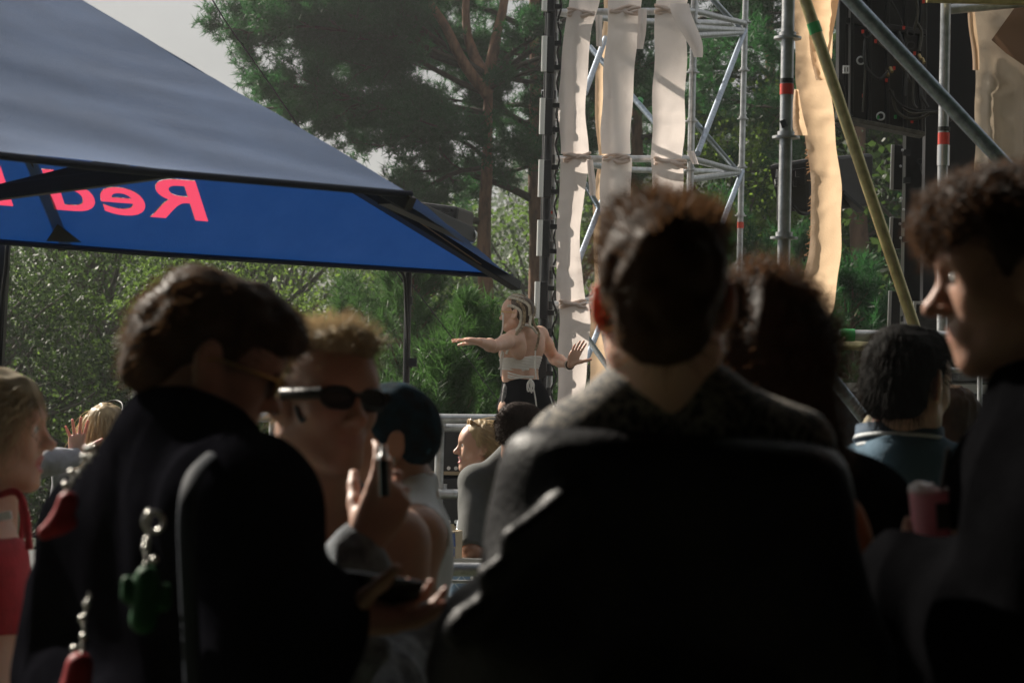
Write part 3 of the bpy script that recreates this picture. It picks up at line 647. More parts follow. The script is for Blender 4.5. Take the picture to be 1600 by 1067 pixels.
# ------------------------------------------------------------------ tent, scaffolds, stage
rg = np.random.default_rng(11)
GALV = mat('galvanised_steel', (.50, .51, .52), .42, .75, var=.28, vscale=22, bump=.15, bscale=70)
GALV_Y = mat('yellowed_zinc', (.50, .43, .22), .40, .75, var=.3, vscale=20, bump=.15, bscale=60)
GALV_B = mat('blue_grey_zinc', (.36, .42, .50), .36, .8, var=.35, vscale=45, bump=.2, bscale=40)
BLK = mat('black_paint', (.016, .016, .018), .5, var=.3, vscale=12)
BLKM = mat('black_metal', (.03, .03, .033), .38, .4, var=.3, vscale=18)
RUB = mat('black_cable', (.012, .012, .012), .5)
RED = mat('red_tape', (.62, .05, .03), .45); GREEN = mat('green_tape', (.03, .28, .07), .45)
ALU = mat('satin_aluminium', (.62, .63, .64), .32, .85, var=.1, vscale=10)
LENS = mat('frosted_tube', (.80, .80, .76), .3)
GRY = mat('dark_grey_cloth', (.05, .05, .054), .9, var=.25, vscale=30)
TR = .0242
def tube(name, pts, mat_, parent, r=TR, n=12, caps=True): m = MB(); m.tube(pts, r, n, caps); return m.build(name, mat_, parent)
def band(name, p, ax, mat_, parent, r=TR + .0018, ln=.045):
    a = nrm(ax); m = MB(); m.tube([p - a * ln / 2, p + a * ln / 2], r, 14); return m.build(name, mat_, parent)
def rosette(p, ax, parent, r=.061):
    m = MB(); m.disc(p, ax, r, .009, 20); m.disc(p + nrm(ax) * .012, ax, .032, .02, 14); return m.build('rosette', GALV, parent)
def clamp_(p, ax, parent, m_=None):
    m = MB(); m.disc(p, ax, .036, .055, 12); u = nrm(np.cross(ax, CF)); m.box(p + u * .045, (.03, .03, .045)); m.tube([p + u * .05 - CF * .04, p + u * .05 + CF * .04], .007, 6); return m.build('clamp', m_ or BLKM, parent)
# ---- gazebo tent
CANVAS = mat('blue_canvas', (.12, .21, .42), .65, trans=.33, tcol=(.001, .028, .14), bump=.25, bscale=220, sheen=.08, var=.18, vscale=3.0, coord='Object')
TEXTM = mat('red_print', (.55, .05, .07), .6, trans=.5, tcol=(.54, .05, .11)); YEL = mat('yellow_print', (.6, .4, .03), .6, trans=.5, tcol=(.8, .55, .04))
TK, TB, TC, TD, TF = P(60, -40, 7.0), P(800, 432, 9.29), P(642, 304, 6.2), P(-420, 196, 4.8), P(-520, 338, 6.9)
tent = thing('gazebo_tent', 'blue canvas gazebo with mirrored red lettering showing through its far side', 'tent', V(*((TB + TD)[:2] / 2), 0))
def panel(name, a, b, c, sag, wr, seed, n=36, parent=tent):
    """triangle a (peak), b-c hem"""
    vs = []; idx = {}; nn = nrm(np.cross(b - a, c - a)); nn = nn if nn[2] > 0 else -nn
    for i in range(n + 1):
        for j in range(i + 1):
            t = i / n; s = j / i if i else 0; p = a + ((b - a) * (1 - s) + (c - a) * s) * t; e = 4 * s * (1 - s) if i else 0
            vs.append(p - nn * sag * e * t * math.sin(math.pi * min(t, .999)) ** .5); idx[i, j] = len(vs) - 1
    vs = np.array(vs); h = (c - b) / np.linalg.norm(c - b); loc = np.stack((vs @ h * 1.1, (vs - a) @ nrm((b + c) / 2 - a) * 5.0, np.zeros(len(vs))), 1)
    w_ = np.array([(i / n) for i in range(n + 1) for j in range(i + 1)])
    vs = vs + nn * (wr * w_ * (noise(loc, seed) + .5 * noise(loc * 2.7, seed + 1)))[:, None]
    f = [(idx[i, j], idx[i + 1, j], idx[i + 1, j + 1]) for i in range(n) for j in range(i + 1)] + [(idx[i, j], idx[i + 1, j + 1], idx[i, j + 1]) for i in range(n) for j in range(i)]
    return obj(name, vs, np.array(f), CANVAS, parent)
panel('canopy_panel', TK, TC, TD, .03, .008, 1); panel('canopy_panel', TK, TB, TC, .02, .006, 3); panel('canopy_panel', TK, TD, TF, .05, .01, 4)
nF = nrm(np.cross(TB - TK, TF - TK))
def onfar(px, py, off=.012):
    d = P(px, py, 1) - CAM; t = ((TK - CAM) @ nF) / (d @ nF); return CAM + d * (t - off / abs(d @ nF) )
# hem binding and ribs
m = MB()
for a, b in ((TC, TD), (TB, TF), (TD, TF)): m.tube([a, (a + b) / 2 - V(0, 0, .012), b], .012, 6)
m.build('hem_binding', mat('navy_binding', (.012, .02, .05), .7), tent)
def bar(name, a, b, w_, h_, mt, parent=tent):
    a = np.asarray(a); b = np.asarray(b); y = nrm(b - a); x = nrm(np.cross(y, (0, 0, 1))); z = np.cross(x, y); m = MB(); m.box((a + b) / 2, (w_, np.linalg.norm(b - a), h_), np.stack((x, y, z), 1)); return m.build(name, mt, parent, .003)
RIB = mat('dark_rib', (.02, .021, .024), .4, .3); RIBE = mat('rib_edge', (.35, .24, .14), .5, .3)
dn = V(0, 0, -.03)
rb = bar('rib', TK + dn * 2, TB + nrm(TB - TK) * .04 + dn, .05, .045, RIB); bar('rib_strip', P(575, 292, 8.2), P(778, 431, 9.2), .006, .006, RIBE, rb)
bar('rib', TK + dn * 2, TC + dn, .045, .045, RIB); bar('rib', TK + dn * 2, TD + dn, .045, .045, RIB); bar('rib', TK + dn * 2, TF + dn, .045, .045, RIB)
bar('rib', P(22, 190, 7.35), P(98, 388, 7.95), .032, .032, RIB)
o = bar('strut', P(600, 306, 7.2), P(733, 368, 8.1), .05, .06, RIB); m = MB(); m.disc(P(733, 368, 8.1), P(733, 368, 8.1) - P(600, 306, 7.2), .032, .02); m.build('bolt', ALU, o); 
bar('strut', P(-60, 309, 6.7), P(345, 256, 6.5), .035, .05, RIB); bar('strut', P(-60, 312, 6.9), P(210, 247, 6.9), .03, .04, RIB)
m = MB(); m.add([onfar(72, 377, .02), onfar(128, 379, .02), onfar(90, 350, .02)], [(0, 1, 2)]); m.build('corner_patch', RIB, tent)
bar('pole', TF + dn, V(TF[0], TF[1], 0), .05, .05, RIB); bar('pole', TD + dn, V(TD[0], TD[1], 0), .05, .05, RIB)
pa = P(5, 377, 7.85); bar('pole', pa, V(pa[0] - .05, pa[1], 0), .05, .05, RIB)
tube('cable', bez([P(12, 377, 7.8), P(9, 420, 7.8), P(3, 470, 7.8), P(-3, 560, 7.8)], 6), RUB, tent, .009, 6)
# lettering printed on the outside of the far slope, seen from behind
tcv = bpy.data.curves.new('t', 'FONT'); tcv.body = 'Red Bull'; tcv.size = 1.0; tcv.offset = .014; tcv.extrude = .0; tcv.space_character = 1.02; tcv.resolution_u = 6
to = bpy.data.objects.new('t', tcv); col.objects.link(to); bpy.context.view_layer.update()
tm = bpy.data.meshes.new_from_object(to.evaluated_get(bpy.context.evaluated_depsgraph_get())); tv = np.array([v.co[:] for v in tm.vertices]); tf = [tuple(p.vertices) for p in tm.polygons]
bpy.data.objects.remove(to); bpy.data.curves.remove(tcv)
xr = tv[:, 0]; cap_h = tv[:, 1].max(); xs = np.sort(xr); ured = None
def split_u():       # where the word gap lies
    g = np.diff(xs); i = int(np.argmax(g)); return xs[i]
u_end = split_u(); sx = 240 / (u_end - xs[0])
from mathutils.geometry import tessellate_polygon
ec = {}
for q in tf:
    for i in range(len(q)): e = (q[i], q[(i + 1) % len(q)]); ec[e] = ec.get(e, 0) + 1
nx_ = {a: b for (a, b) in ec if (b, a) not in ec}; loops = []
while nx_:
    a = next(iter(nx_)); lp_ = []
    while a in nx_: lp_.append(a); a = nx_.pop(a)
    loops.append(lp_)
LOFF = .004
def ong(px, py, extra=0): return onfar(px, py, LOFF + extra)
pts = np.array([ong(325 - (u - xs[0]) * sx - 20 * (vv / cap_h), 345 - (u - xs[0]) * sx * .078 - 62 * (vv / cap_h)) for u, vv in tv[:, :2]])
obj('lettering', pts, tf, TEXTM, tent, False); bpy.data.meshes.remove(tm)
# far canopy slope with the letters let into it
ax = nrm(TB - TF); ay = nrm(np.cross(nF, ax)); to2 = lambda p: Vector(((p - TK) @ ax, (p - TK) @ ay, 0))
hem_ = [TF + (TB - TF) * t for t in np.linspace(0, 1, 12)]
polys = [[to2(p) for p in [TK] + hem_]] + [[to2(pts[i]) for i in l] for l in loops]; flat = [p for l in polys for p in l]
tri = tessellate_polygon(polys); fv = np.array([TK + ax * p[0] + ay * p[1] for p in flat]); obj('canopy_panel', fv, [tuple(t) for t in tri], CANVAS, tent, False)
m = MB(); c_ = [onfar(36 + 38 * math.cos(a), 212 + 37 * math.sin(a), .010) for a in np.linspace(0, 2 * math.pi, 40)[:-1]]; m.add(c_, [tuple(range(39))]); m.build('sun_print', YEL, tent)
# ---- loudspeaker on a black stand behind the tent
st = thing('speaker_stand', 'thin black stand with taped cable rising behind the tent edge', 'speaker stand', V(*P(638, 706, 12)[:2], 0))
pt = P(638, 425, 12); pb = V(pt[0], pt[1], 0); tube('pole', [pb, pt], BLKM, st, .021); tube('cable', bez([P(578, 415, 12), P(610, 418, 12), P(630, 430, 11.96), P(634, 470, 11.96), P(637, 560, 11.96), P(636, 700, 11.96)], 5), RUB, st, .010, 6)
for y in (470, 568, 640): band('tape_wrap', P(638, y, 12), (0, 0, 1), RUB, st, .027, .05)
for a in (0, 2.1, 4.2): tube('leg', [pb + V(0, 0, .9), pb + V(.45 * math.cos(a), .45 * math.sin(a), .02)], BLKM, st, .013)
m = MB(); m.box(P(700, 552, 12)*0 + P(645, 566, 11.97), (.05, .04, .05)); m.build('knob', BLKM, st)
sp = thing('loudspeaker', 'black loudspeaker peeking over the tent edge', 'loudspeaker', pt)
Rz = frame(18, 0, -8); c_ = P(668, 372, 12); m = MB(); m.box(c_, (.46, .34, .40), Rz, taper=(.97, .9)); m.build('cabinet', BLK, sp, .02)
m = MB(); m.box(c_ + Rz @ V(.02, -.176, 0), (.38, .012, .32), Rz); m.build('grille', GRY, sp, .004)
m = MB(); m.box(c_ + Rz @ V(.16, -.178, .165), (.05, .02, .025), Rz); m.build('handle', BLKM, sp)
# ---- wires
def wire(label, pts, r): o = tube('guy_rope', bez(pts, 10), RUB, None, r, 5); tag(o, label, 'rope')
wire('dark rope slanting across the sky above the tent', [P(300, -60, 14), P(345, 22, 13.9), P(410, 115, 13.8), P(485, 225, 13.7), P(640, 455, 13.6)], .006)
wire('thin dark line slanting down behind the performer', [P(640, 440, 13), P(690, 506, 12.9), P(745, 580, 12.8), P(795, 648, 12.7)], .004)
# ---- stage front railing of scaffold tube
rl = thing('stage_railing', 'galvanised scaffold tube railing running along the stage front', 'railing', V(*P(688, 706, 10.5)[:2], 0))
tube('top_rail', [P(380, 651, 10.5), P(1000, 657, 10.5)], GALV, rl, .0262); tube('ledger', [P(560, 666.5, 10.62), P(770, 669, 10.62)], GALV, rl, .022); tube('middle_rail', [P(428, 768, 10.5), P(1000, 776, 10.5)], GALV, rl, .0262)
for x, t in ((688, 646), (428, 638), (985, 652)):
    a = P(x, t, 10.56); b = V(a[0] - .01, a[1], 0); tube('standard', [b, a], GALV, rl); rosette(P(x, 667 if x == 688 else 657, 10.56), (0, 0, 1), rl, .05); rosette(P(x, 772, 10.56), (0, 0, 1), rl, .05)
    for yy in (715, 745, 800): m = MB(); m.disc(P(x, yy, 10.535), CF, .006, .006, 8); m.build('bolt_hole', BLK, rl)
band('red_tape', P(427, 720, 10.56), (0, 0, 1), RED, rl, TR + .003, .06); clamp_(P(688, 764, 10.55), (0, 0, 1), rl, GALV)
# ---- stage block and cabinets behind the railing
sk = thing('stage_platform', 'low black-skirted stage platform behind the scaffold railing', 'stage', V(*P(800, 706, 12.6)[:2], 0))
c_ = P(800, 706, 12.6); m = MB(); m.box(V(c_[0] - .2, c_[1] - .1, .72), (7.0, 3.6, .06)); m.build('deck', mat('black_deck', (.02, .02, .02), .7), sk); m = MB(); m.box(V(c_[0] - .2, c_[1] - .1, .345), (6.9, 3.5, .69)); m.build('skirt', GRY, sk); m = MB(); a, b = P(596, 829, 11.1), P(905, 829, 11.1); m.box(V((a[0] + b[0]) / 2, a[1] + .36, (a[2] + .75) / 2), (b[0] - a[0], .72, a[2] - .75 - .004)); m.build('riser', BLK, sk, .01)
def cabinet(x0, x1, y0, y1, d, label, hand=True):
    a, b = P(x0, y1, d), P(x1, y0, d); W, Hh = b[0] - a[0], b[2] - a[2]; c = V((a[0] + b[0]) / 2, a[1] + .35, (a[2] + b[2]) / 2); o = thing('subwoofer', label, 'subwoofer', V(c[0], c[1], a[2]), 'black bass cabinets behind the railing')
    m = MB(); m.box(c, (W, .7, Hh)); m.build('cabinet', BLK, o, .012)
    m = MB(); m.torus(V(a[0] + .20, a[1] - .002, c[2] + .02), (0, 1, 0), .085, .006, 24, 6); m.box(V(a[0] + .20, a[1] + .001, c[2] + .02), (.08, .014, .075)); m.build('handle', BLKM, o)
    for xx, zz in ((.03, -.4), (.03, .4), (W - .03, -.4), (W - .03, .4), (.36, -.32), (.40, -.32)): m = MB(); m.disc(V(a[0] + xx, a[1] - .004, c[2] + zz * Hh), (0, 1, 0), .011, .012, 8); m.build('bolt', ALU, o)
    m = MB(); m.box(V(c[0], a[1] - .003, a[2] + .02), (W - .02, .012, .02)); m.build('edge_strip', mat('raw_ply', (.33, .25, .16), .8), o)
cabinet(600, 742, 671, 743, 11.1, 'black bass cabinet with round handle, left of the smiling woman'); cabinet(744, 900, 671, 743, 11.1, 'black bass cabinet hidden mostly behind the smiling woman')
cabinet(600, 760, 747, 828, 11.08, 'lower black bass cabinet left of the grey T-shirt man'); cabinet(762, 900, 747, 828, 11.08, 'lower black bass cabinet behind the grey T-shirt man')
# ---- crowd barrier in front
bar_ = thing('crowd_barrier', 'steel crowd barrier with narrow shelf, under the grey T-shirt man', 'barrier', V(*P(760, 706, 8.4)[:2], 0))
tube('top_rail', [P(520, 888, 8.3), P(1120, 892, 8.3)], GALV, bar_, .029)
a, b = P(520, 873, 8.62), P(1120, 878, 8.62); m = MB(); m.box((a + b) / 2, (b[0] - a[0], .26, .02)); m.build('shelf', mat('pale_shelf', (.52, .50, .46), .6, var=.2, vscale=9), bar_, .003)
for y in (907, 934, 962, 1000): tube('lower_rail', [P(520, y, 8.7), P(1120, y + 4, 8.7)], GALV, bar_, .012 if y > 920 else .008)
for x in (560, 745, 1000): a = P(x, 890, 8.34); tube('post', [V(a[0], a[1], 0), a], GALV, bar_, .02)
# cans and carton on the shelf
def can(px, py, d, c1, label, band_c):
    b = P(px, py, d); o = thing('drink_can', label, 'can', b); r = .033; hts = [(0, .026), (.008, r), (.10, r), (.112, .027), (.116, .026)]
    m = MB(); m.tube([b + V(0, 0, z) for z, _ in hts], [r_ for _, r_ in hts], 20); m.build('body', c1, o)
    m = MB(); m.tube([b + V(0, 0, .03), b + V(0, 0, .085)], r + .0006, 20, False); m.build('printed_label', band_c, o); m = MB(); m.torus(b + V(0, 0, .116), (0, 0, 1), .026, .002, 18, 6); m.build('rim', ALU, o)
can(706, 868, 8.68, ALU, 'silver and blue drink can behind the beer carton', mat('can_blue', (.03, .10, .35), .35, .3))
can(689, 869, 8.72, mat('can_green', (.05, .20, .05), .35, .4), 'green drink can left of the beer carton', mat('can_pale', (.5, .55, .3), .4))
ct = thing('drink_carton', 'cardboard drink carton with blue print on the barrier shelf', 'carton', P(699, 874, 8.56)); c_ = P(698, 851, 8.56)
Rc = frame(18); m = MB(); m.box(c_, (.115, .08, .125), Rc); m.build('box', mat('card', (.60, .50, .36), .7, var=.1, vscale=20), ct, .003)
m = MB(); y_ = -.0412
for pl in ([(-.0, .035), (.05, .055), (.055, -.005), (.02, .0)], [(.0, -.01), (.052, -.012), (.052, -.045), (.0, -.045)], [(-.045, .02), (-.015, .03), (-.02, .0)]): m.add([c_ + Rc @ V(x, y_, z) for x, z in pl], [tuple(range(len(pl)))])
m.build('blue_print', mat('print_blue', (.02, .09, .40), .6), ct); m = MB(); m.add([c_ + Rc @ V(x, y_ - .0015, z) for x, z in ((.010, -.016), (.020, -.016), (.020, -.040), (.010, -.040))], [(0, 1, 2, 3)]); m.add([c_ + Rc @ V(x, y_ - .0015, z) for x, z in ((.028, -.016), (.042, -.016), (.042, -.024), (.028, -.024))], [(0, 1, 2, 3)]); m.build('pale_print', mat('print_cream', (.7, .6, .4), .6), ct)
m = MB(); m.add([c_ + Rc @ V(x, y, .063) + V(0, 0, z) for x, y, z in ((-.057, -.04, 0), (.057, -.04, 0), (.057, -.075, .03), (-.057, -.075, .03))], [(0, 1, 2, 3)]); m.build('flap', MATS['card'], ct)
# ---- light post at the left of the tower
lp = thing('light_post', 'black truss post carrying a column of slim light bars, left of the hanging cloths', 'light post', V(*P(850, 706, 13)[:2], 0))
def post(xt, xb, d, yt, yb): a, b = P(xt, yt, d), P(xb, yb, d); return a, V(b[0] - (a[0] - b[0]) * .05, b[1], max(b[2], 0.0))
a, b = post(864, 846, 13.0, -60, 645); tube('upright', [a, b], BLKM, lp, .030, 8)
a, b = post(858, 842, 13.05, -60, 645); tube('upright', [a, b], BLKM, lp, .018, 8)
bars_ = [(852, -40, 18), (851, 57, 112), (848, 154, 210), (846, 250, 308), (844, 344, 400), (840, 440, 497), (838, 537, 590)]
for x, y0, y1 in bars_:
    u, l = P(x, y0, 12.9), P(x - 1.5, y1, 12.9); m = MB(); m.tube([u, l], .019, 10); o = m.build('light_bar', LENS, lp); m = MB(); cc = (u + l) / 2 + V(.042, .03, 0); m.box(cc, (.05, .05, np.linalg.norm(u - l) * 1.02)); m.build('housing', BLK, o, .004)
    for zz in (.08, -.08): m = MB(); m.box(cc + V(.04, .02, zz), (.06, .03, .03)); m.build('bracket', BLKM, o)
# ---- scaffold tower with hanging cloths
tw = thing('scaffold_tower', 'galvanised scaffold tower hung with strips of pale cloth', 'scaffold', V(*P(1010, 706, 14.6)[:2], 0))
FL = [P(869, -80, 13.25), P(857, 645, 13.25)]; FR = [P(1087, -80, 13.8), P(1070, 650, 13.8)]; BR = [P(1167, -80, 16.2), P(1150, 640, 16.2)]; BL = [P(985, -80, 15.7), P(972, 640, 15.7)]
for s_, nm in ((FL, 'a'), (FR, 'b'), (BR, 'c'), (BL, 'd')):
    b = s_[1].copy(); b[2] = 0; tube('standard', [s_[0], s_[1], b], GALV, tw)
    for y in range(-40, 640, 76):
        t = (y + 80) / 725; rosette(s_[0] + (s_[1] - s_[0]) * t, s_[0] - s_[1], tw, .046)
def on(s_, y): t = (y + 80) / 725; return s_[0] + (s_[1] - s_[0]) * t
for y in (17, 246, 474, 640):
    tube('ledger', [on(FL, y + 3), on(FR, y)], GALV, tw); yb = {17: 38, 246: 272, 474: 470, 640: 600}[y]
    tube('ledger', [on(BL, yb - 4), on(BR, yb)], GALV, tw); tube('ledger', [on(FR, y), on(BR, yb)], GALV, tw); tube('ledger', [on(FL, y + 3), on(BL, yb - 4)], GALV, tw)
tube('ledger', [on(FR, 43), on(BR, 49)], GALV, tw); tube('ledger', [on(FR, 55), on(BR, 52)], GALV, tw); tube('ledger', [on(FR, 278), on(BR, 272)], GALV, tw)
for p_, q_ in (((1164, 48, 16.1), (1090, 240, 13.9)), ((1080, 184, 13.95), (1152, 268, 16.1)), ((1100, -15, 13.9), (1156, 45, 16.1)), ((1160, 268, 16.1), (1085, 460, 13.9)), ((922, 74, 15.0), (1064, 240, 14.2)), ((946, 60, 15.2), (914, 146, 13.9)), ((1060, 246, 14.2), (926, 470, 15.4)), ((910, 282, 13.8), (945, 340, 15.2)), ((944, 306, 15), (880, 470, 13.6)), ((912, 520, 13.7), (975, 610, 15.4)), ((945, 490, 15.3), (885, 640, 13.7))):
    tube('brace', [P(*p_), P(*q_)], GALV_B, tw, .0215)
for (x, y, d, mt) in ((1157, 352, 16.2, RED), (860, 336, 13.25, RED), (1152, 82, 15.75, GREEN), (999, 95+64, 14.6, GREEN), (1148, 300, 15.8, GREEN)):
    ax = (on(FL, 300) - on(FL, 0)) if mt is RED else (P(1164, 48, 16.1) - P(1090, 240, 13.9)); band('tape_band', P(x, y, d), ax, mt, tw, TR + .003, .05)
for y in (22, 60, 105, 150, 205, 250, 300, 352, 385, 430, 478, 520, 575, 612): clamp_(on(FL, y) - V(.02, .03, 0), FL[0] - FL[1], tw)
tube('cable', bez([on(FL, y) + V(-.035 + .025 * math.sin(y * .09), -.04, 0) for y in range(-60, 645, 24)], 3), RUB, tw, .009, 5)
tube('cable', bez([on(FL, y) + V(.03 + .02 * math.sin(y * .13 + 1), -.035, 0) for y in range(-60, 645, 24)], 3), RUB, tw, .007, 5)
a, b = P(866, 642, 13.3), P(1090, 648, 13.6); m = MB(); m.box((a + b) / 2 + V(0, 1.1, -.03), (b[0] - a[0], 2.2, .07)); m.box((a + b) / 2 + V(0, -.005, .012), (b[0] - a[0], .04, .03)); m.build('deck_board', mat('weathered_board', (.36, .34, .30), .85, var=.4, vscale=14, stretch=(1, 1, 8), bump=.4, bscale=30), tw, .004)
CLOTH = mat('pale_pink_cloth', (.84, .78, .75), .85, trans=.38, tcol=(.82, .73, .68), bump=.35, bscale=140, var=.06, vscale=6)
CLOTH_T = mat('tan_cloth', (.66, .50, .36), .85, trans=.5, tcol=(.80, .58, .38), bump=.35, bscale=140, var=.08, vscale=6)
CLOTH_G = mat('beige_curtain_cloth', (.60, .52, .43), .9, trans=.40, tcol=(.62, .50, .38), bump=.3, bscale=120, var=.08, vscale=5)
def cloth(rows, d, seed, nx=14, fold=.026, fy=3.0, crease=True, step=7, bow=.03):
    """rows: (y, xleft, xright[, extra depth])"""
    r = np.array([(q + (0,))[:4] for q in rows], float); ys = np.arange(r[0, 0], r[-1, 0] + 1, step)
    # smooth interpolation of the edges
    def ip(c): 
        y = np.interp(ys, r[:, 0], r[:, c]); k = np.ones(5) / 5; p = np.pad(y, 2, mode='edge'); return np.convolve(p, k, 'valid')
    xl, xr_, dd = ip(1), ip(2), ip(3); vs = []; n = len(ys)
    for i, y in enumerate(ys):
        for j in range(nx + 1):
            t = j / nx; x = xl[i] + (xr_[i] - xl[i]) * t
            vs.append((x + 1.2 * math.sin(y * .06 + seed), y, d + dd[i] - bow * 4 * t * (1 - t), t))
    q = np.array(vs); nn = np.stack((q[:, 0] / 18.0, q[:, 1] / 200 + seed * 7, np.full(len(q), seed * 3.1)), 1); n2 = np.stack((q[:, 0] / 26, q[:, 1] / 22, np.full(len(q), seed + 9.5)), 1)
    dep = fold * noise(nn, seed) + fold * .55 * noise(n2, seed + 5) + fold * .28 * noise(n2 * np.array([2.1, 2.6, 1.0]) + q[:, [1, 0, 1]] * np.array([.02, .01, 0]), seed + 8)
    if crease: dep = dep + .006 * np.maximum(0, 1 - np.abs(((q[:, 1] + seed * 31) % 88) - 44) / 3)
    v = np.array([P(a, b, c + e) for (a, b, c, _), e in zip(q, dep)]); g = np.arange((n - 1) * (nx + 1)).reshape(n - 1, nx + 1)[:, :-1].ravel()
    return v, np.stack((g, g + nx + 1, g + nx + 2, g + 1), 1)
def knot(x0, x1, y, d, seed, slope=0, amp=.03, th=.024, tail=None):
    """bunched cloth wound round a ledger"""
    m = MB(); rr_ = np.random.default_rng(seed)
    for k in range(4):
        pts = [P(x0 + 3 + (x1 - x0 - 6) * t, y + slope * t + (k - 1.5) * 2.2 + 3.2 * math.sin(t * 5 + seed + k * 1.7) * (1 if k % 2 else -1), d - .045 - .012 * math.sin(t * 7 + k)) for t in np.linspace(0, 1, 14)]
        m.tube(pts, [th * (.35 + .5 * math.sin(math.pi * min(1, max(0, t))) ** .5 * rr_.uniform(.6, 1)) for t in np.linspace(.05, .95, 14)], 8, True, 0, .7)
    return m
def strip(label, segs, d, ties, mt, seed, tails=(), group='cloth strips hung on the tower'):
    o = None; vf = [cloth(s_, d, seed + i) for i, s_ in enumerate(segs)]; v, f = merge(*vf); b = V((v[:, 0].min() + v[:, 0].max()) / 2, v[:, 1].mean(), v[:, 2].min())
    o = thing('cloth_strip', label, 'cloth', b, group); obj('cloth', v, f, mt, o)
    for i, (x0, x1, y, sl_) in enumerate(ties): knot(x0, x1, y, d + .02, seed + i, sl_).build('knot', mat('peach_cloth_fold', (.80, .69, .62), .85, trans=.35, tcol=(.85, .70, .60), bump=.3, bscale=120), o)
    for i, t in enumerate(tails): v, f = cloth(t, d - .06, seed + 20 + i, 8, .03, bow=.05); obj('loose_end', v, f, mt, o)
strip('pale cloth strip nearest the light post, tied at three rails', [[(-60, 898, 945), (0, 889, 936), (18, 886, 934), (30, 884, 926), (60, 882, 924), (100, 876, 918), (150, 873, 916), (190, 873, 915), (225, 875, 918), (246, 877, 921)], [(247, 878, 922), (265, 876, 921), (300, 873, 912), (350, 870, 908), (400, 868, 905), (440, 869, 911), (472, 871, 917)], [(474, 872, 919), (490, 874, 922), (530, 873, 921), (580, 872, 917), (637, 870, 908)]], 13.18, [(884, 932, 20, 2), (877, 926, 246, -2), (871, 919, 474, 2)], CLOTH, 1, [[(24, 930, 942), (40, 933, 943), (76, 931, 940)], [(250, 918, 927), (290, 918, 930), (308, 922, 930)]])
strip('pale cloth strip in the middle of the tower front', [[(-60, 958, 1012), (0, 951, 1004), (18, 950, 1002), (40, 949, 997), (100, 944, 993), (150, 941, 988), (200, 939, 986), (246, 940, 985)], [(247, 940, 986), (270, 938, 987), (320, 938, 986), (380, 936, 980), (440, 935, 975), (476, 934, 972)], [(478, 934, 968), (530, 940, 984), (580, 950, 990), (640, 962, 996)]], 13.35, [(950, 1004, 18, -2), (939, 987, 248, 0), (934, 974, 476, 2)], CLOTH, 11, [[(14, 996, 1010), (40, 996, 1009), (68, 995, 1008), (82, 997, 1003)]])
strip('pale cloth strip on the right of the tower with a loose flapping end', [[(-60, 1028, 1078), (0, 1024, 1074), (18, 1024, 1071), (60, 1023, 1073), (120, 1021, 1072), (180, 1019, 1070), (235, 1018, 1068), (248, 1018, 1066)], [(250, 1018, 1067), (265, 1018, 1068), (300, 1018, 1066), (345, 1018, 1064), (420, 1020, 1062), (474, 1020, 1060)]], 13.55, [(1020, 1078, 14, 6), (1019, 1076, 250, 8), (1020, 1062, 475, 0)], CLOTH, 21, [[(6, 1046, 1076, -.02), (25, 1050, 1082, -.05), (45, 1062, 1090, -.07), (65, 1072, 1097, -.08), (82, 1081, 1099, -.08), (96, 1090, 1094, -.08)], [(236, 1070, 1082), (246, 1078, 1090), (262, 1086, 1093)]])
strip('narrow tan cloth strip hanging at the back of the tower', [[(-60, 946, 975), (0, 944, 968), (40, 942, 962), (95, 932, 955), (140, 928, 950), (200, 932, 950), (250, 935, 950), (330, 925, 948), (420, 930, 950), (470, 925, 950)]], 15.6, [], CLOTH_T, 31)
strip('wide tan cloth strip low at the back of the tower', [[(470, 926, 962), (500, 924, 955), (540, 920, 958), (580, 922, 974), (632, 924, 974)]], 15.3, [(922, 965, 470, 3)], CLOTH_T, 37)
# ------------------------------------------------------------------ right side: screen, scaffold, speaker, curtain
rg = np.random.default_rng(51)
rs = thing('scaffolding', 'thick scaffold poles and braces with red and green tape in front of the screen', 'scaffold', V(*P(1400, 706, 8)[:2], 0))
a, b = P(1233, -60, 7.5), P(1221, 600, 7.5); g0 = b.copy(); g0[2] = 0; tube('standard', [a, b, g0], GALV, rs, TR, 16)
for y in (60, 215, 372, 530): t = (y + 60) / 660; p = a + (b - a) * t; rosette(p, a - b, rs, .052)
band('tape_band', a + (b - a) * (200 / 660), a - b, RED, rs, TR + .002, .040); band('tape_band', a + (b - a) * (187 / 660), a - b, RUB, rs, TR + .002, .018); 
m = MB(); p = a + (b - a) * (255 / 660) - V(.012, .022, 0); m.box(p, (.022, .012, .03), frame(30, 0, 20)); m.build('tape_scrap', RUB, rs, .002)
a1, b1 = P(1236, -66, 8.0), P(1432, 520, 8.0); tube('brace', [a1, b1], GALV_Y, rs, TR, 16); band('tape_band', a1 + (b1 - a1) * .188, a1 - b1, GREEN, rs, TR + .002, .045)
a2, b2 = P(1262, -72, 6.7), P(1580, 268, 6.7); tube('brace', [a2, b2, b2 + (b2 - a2) * 1.25], GALV_B, rs, TR + .001, 16)
a3, b3 = P(1479, -60, 9.3), P(1473, 262, 9.3); b4 = b3.copy(); b4[2] = .0; tube('standard', [a3, b3, b4], GALV, rs, TR, 14); band('tape_band', P(1474.5, 217, 9.3), a3 - b3, RED, rs, TR + .003, .055); band('sleeve', P(1474, 243, 9.3), a3 - b3, ALU, rs, TR + .005, .095); band('tape_band', P(1475, 202, 9.3), a3 - b3, RUB, rs, TR + .004, .02)
tube('ledger', [P(1255, 523, 8.5), P(1640, 528, 8.5)], GALV, rs, TR, 14); tube('ledger', [P(1262, 536, 8.7), P(1400, 544, 9.1)], GALV_Y, rs, TR * .9, 12); band('tape_band', P(1324, 523.5, 8.5), V(1, 0, 0), GREEN, rs, TR + .003, .06)
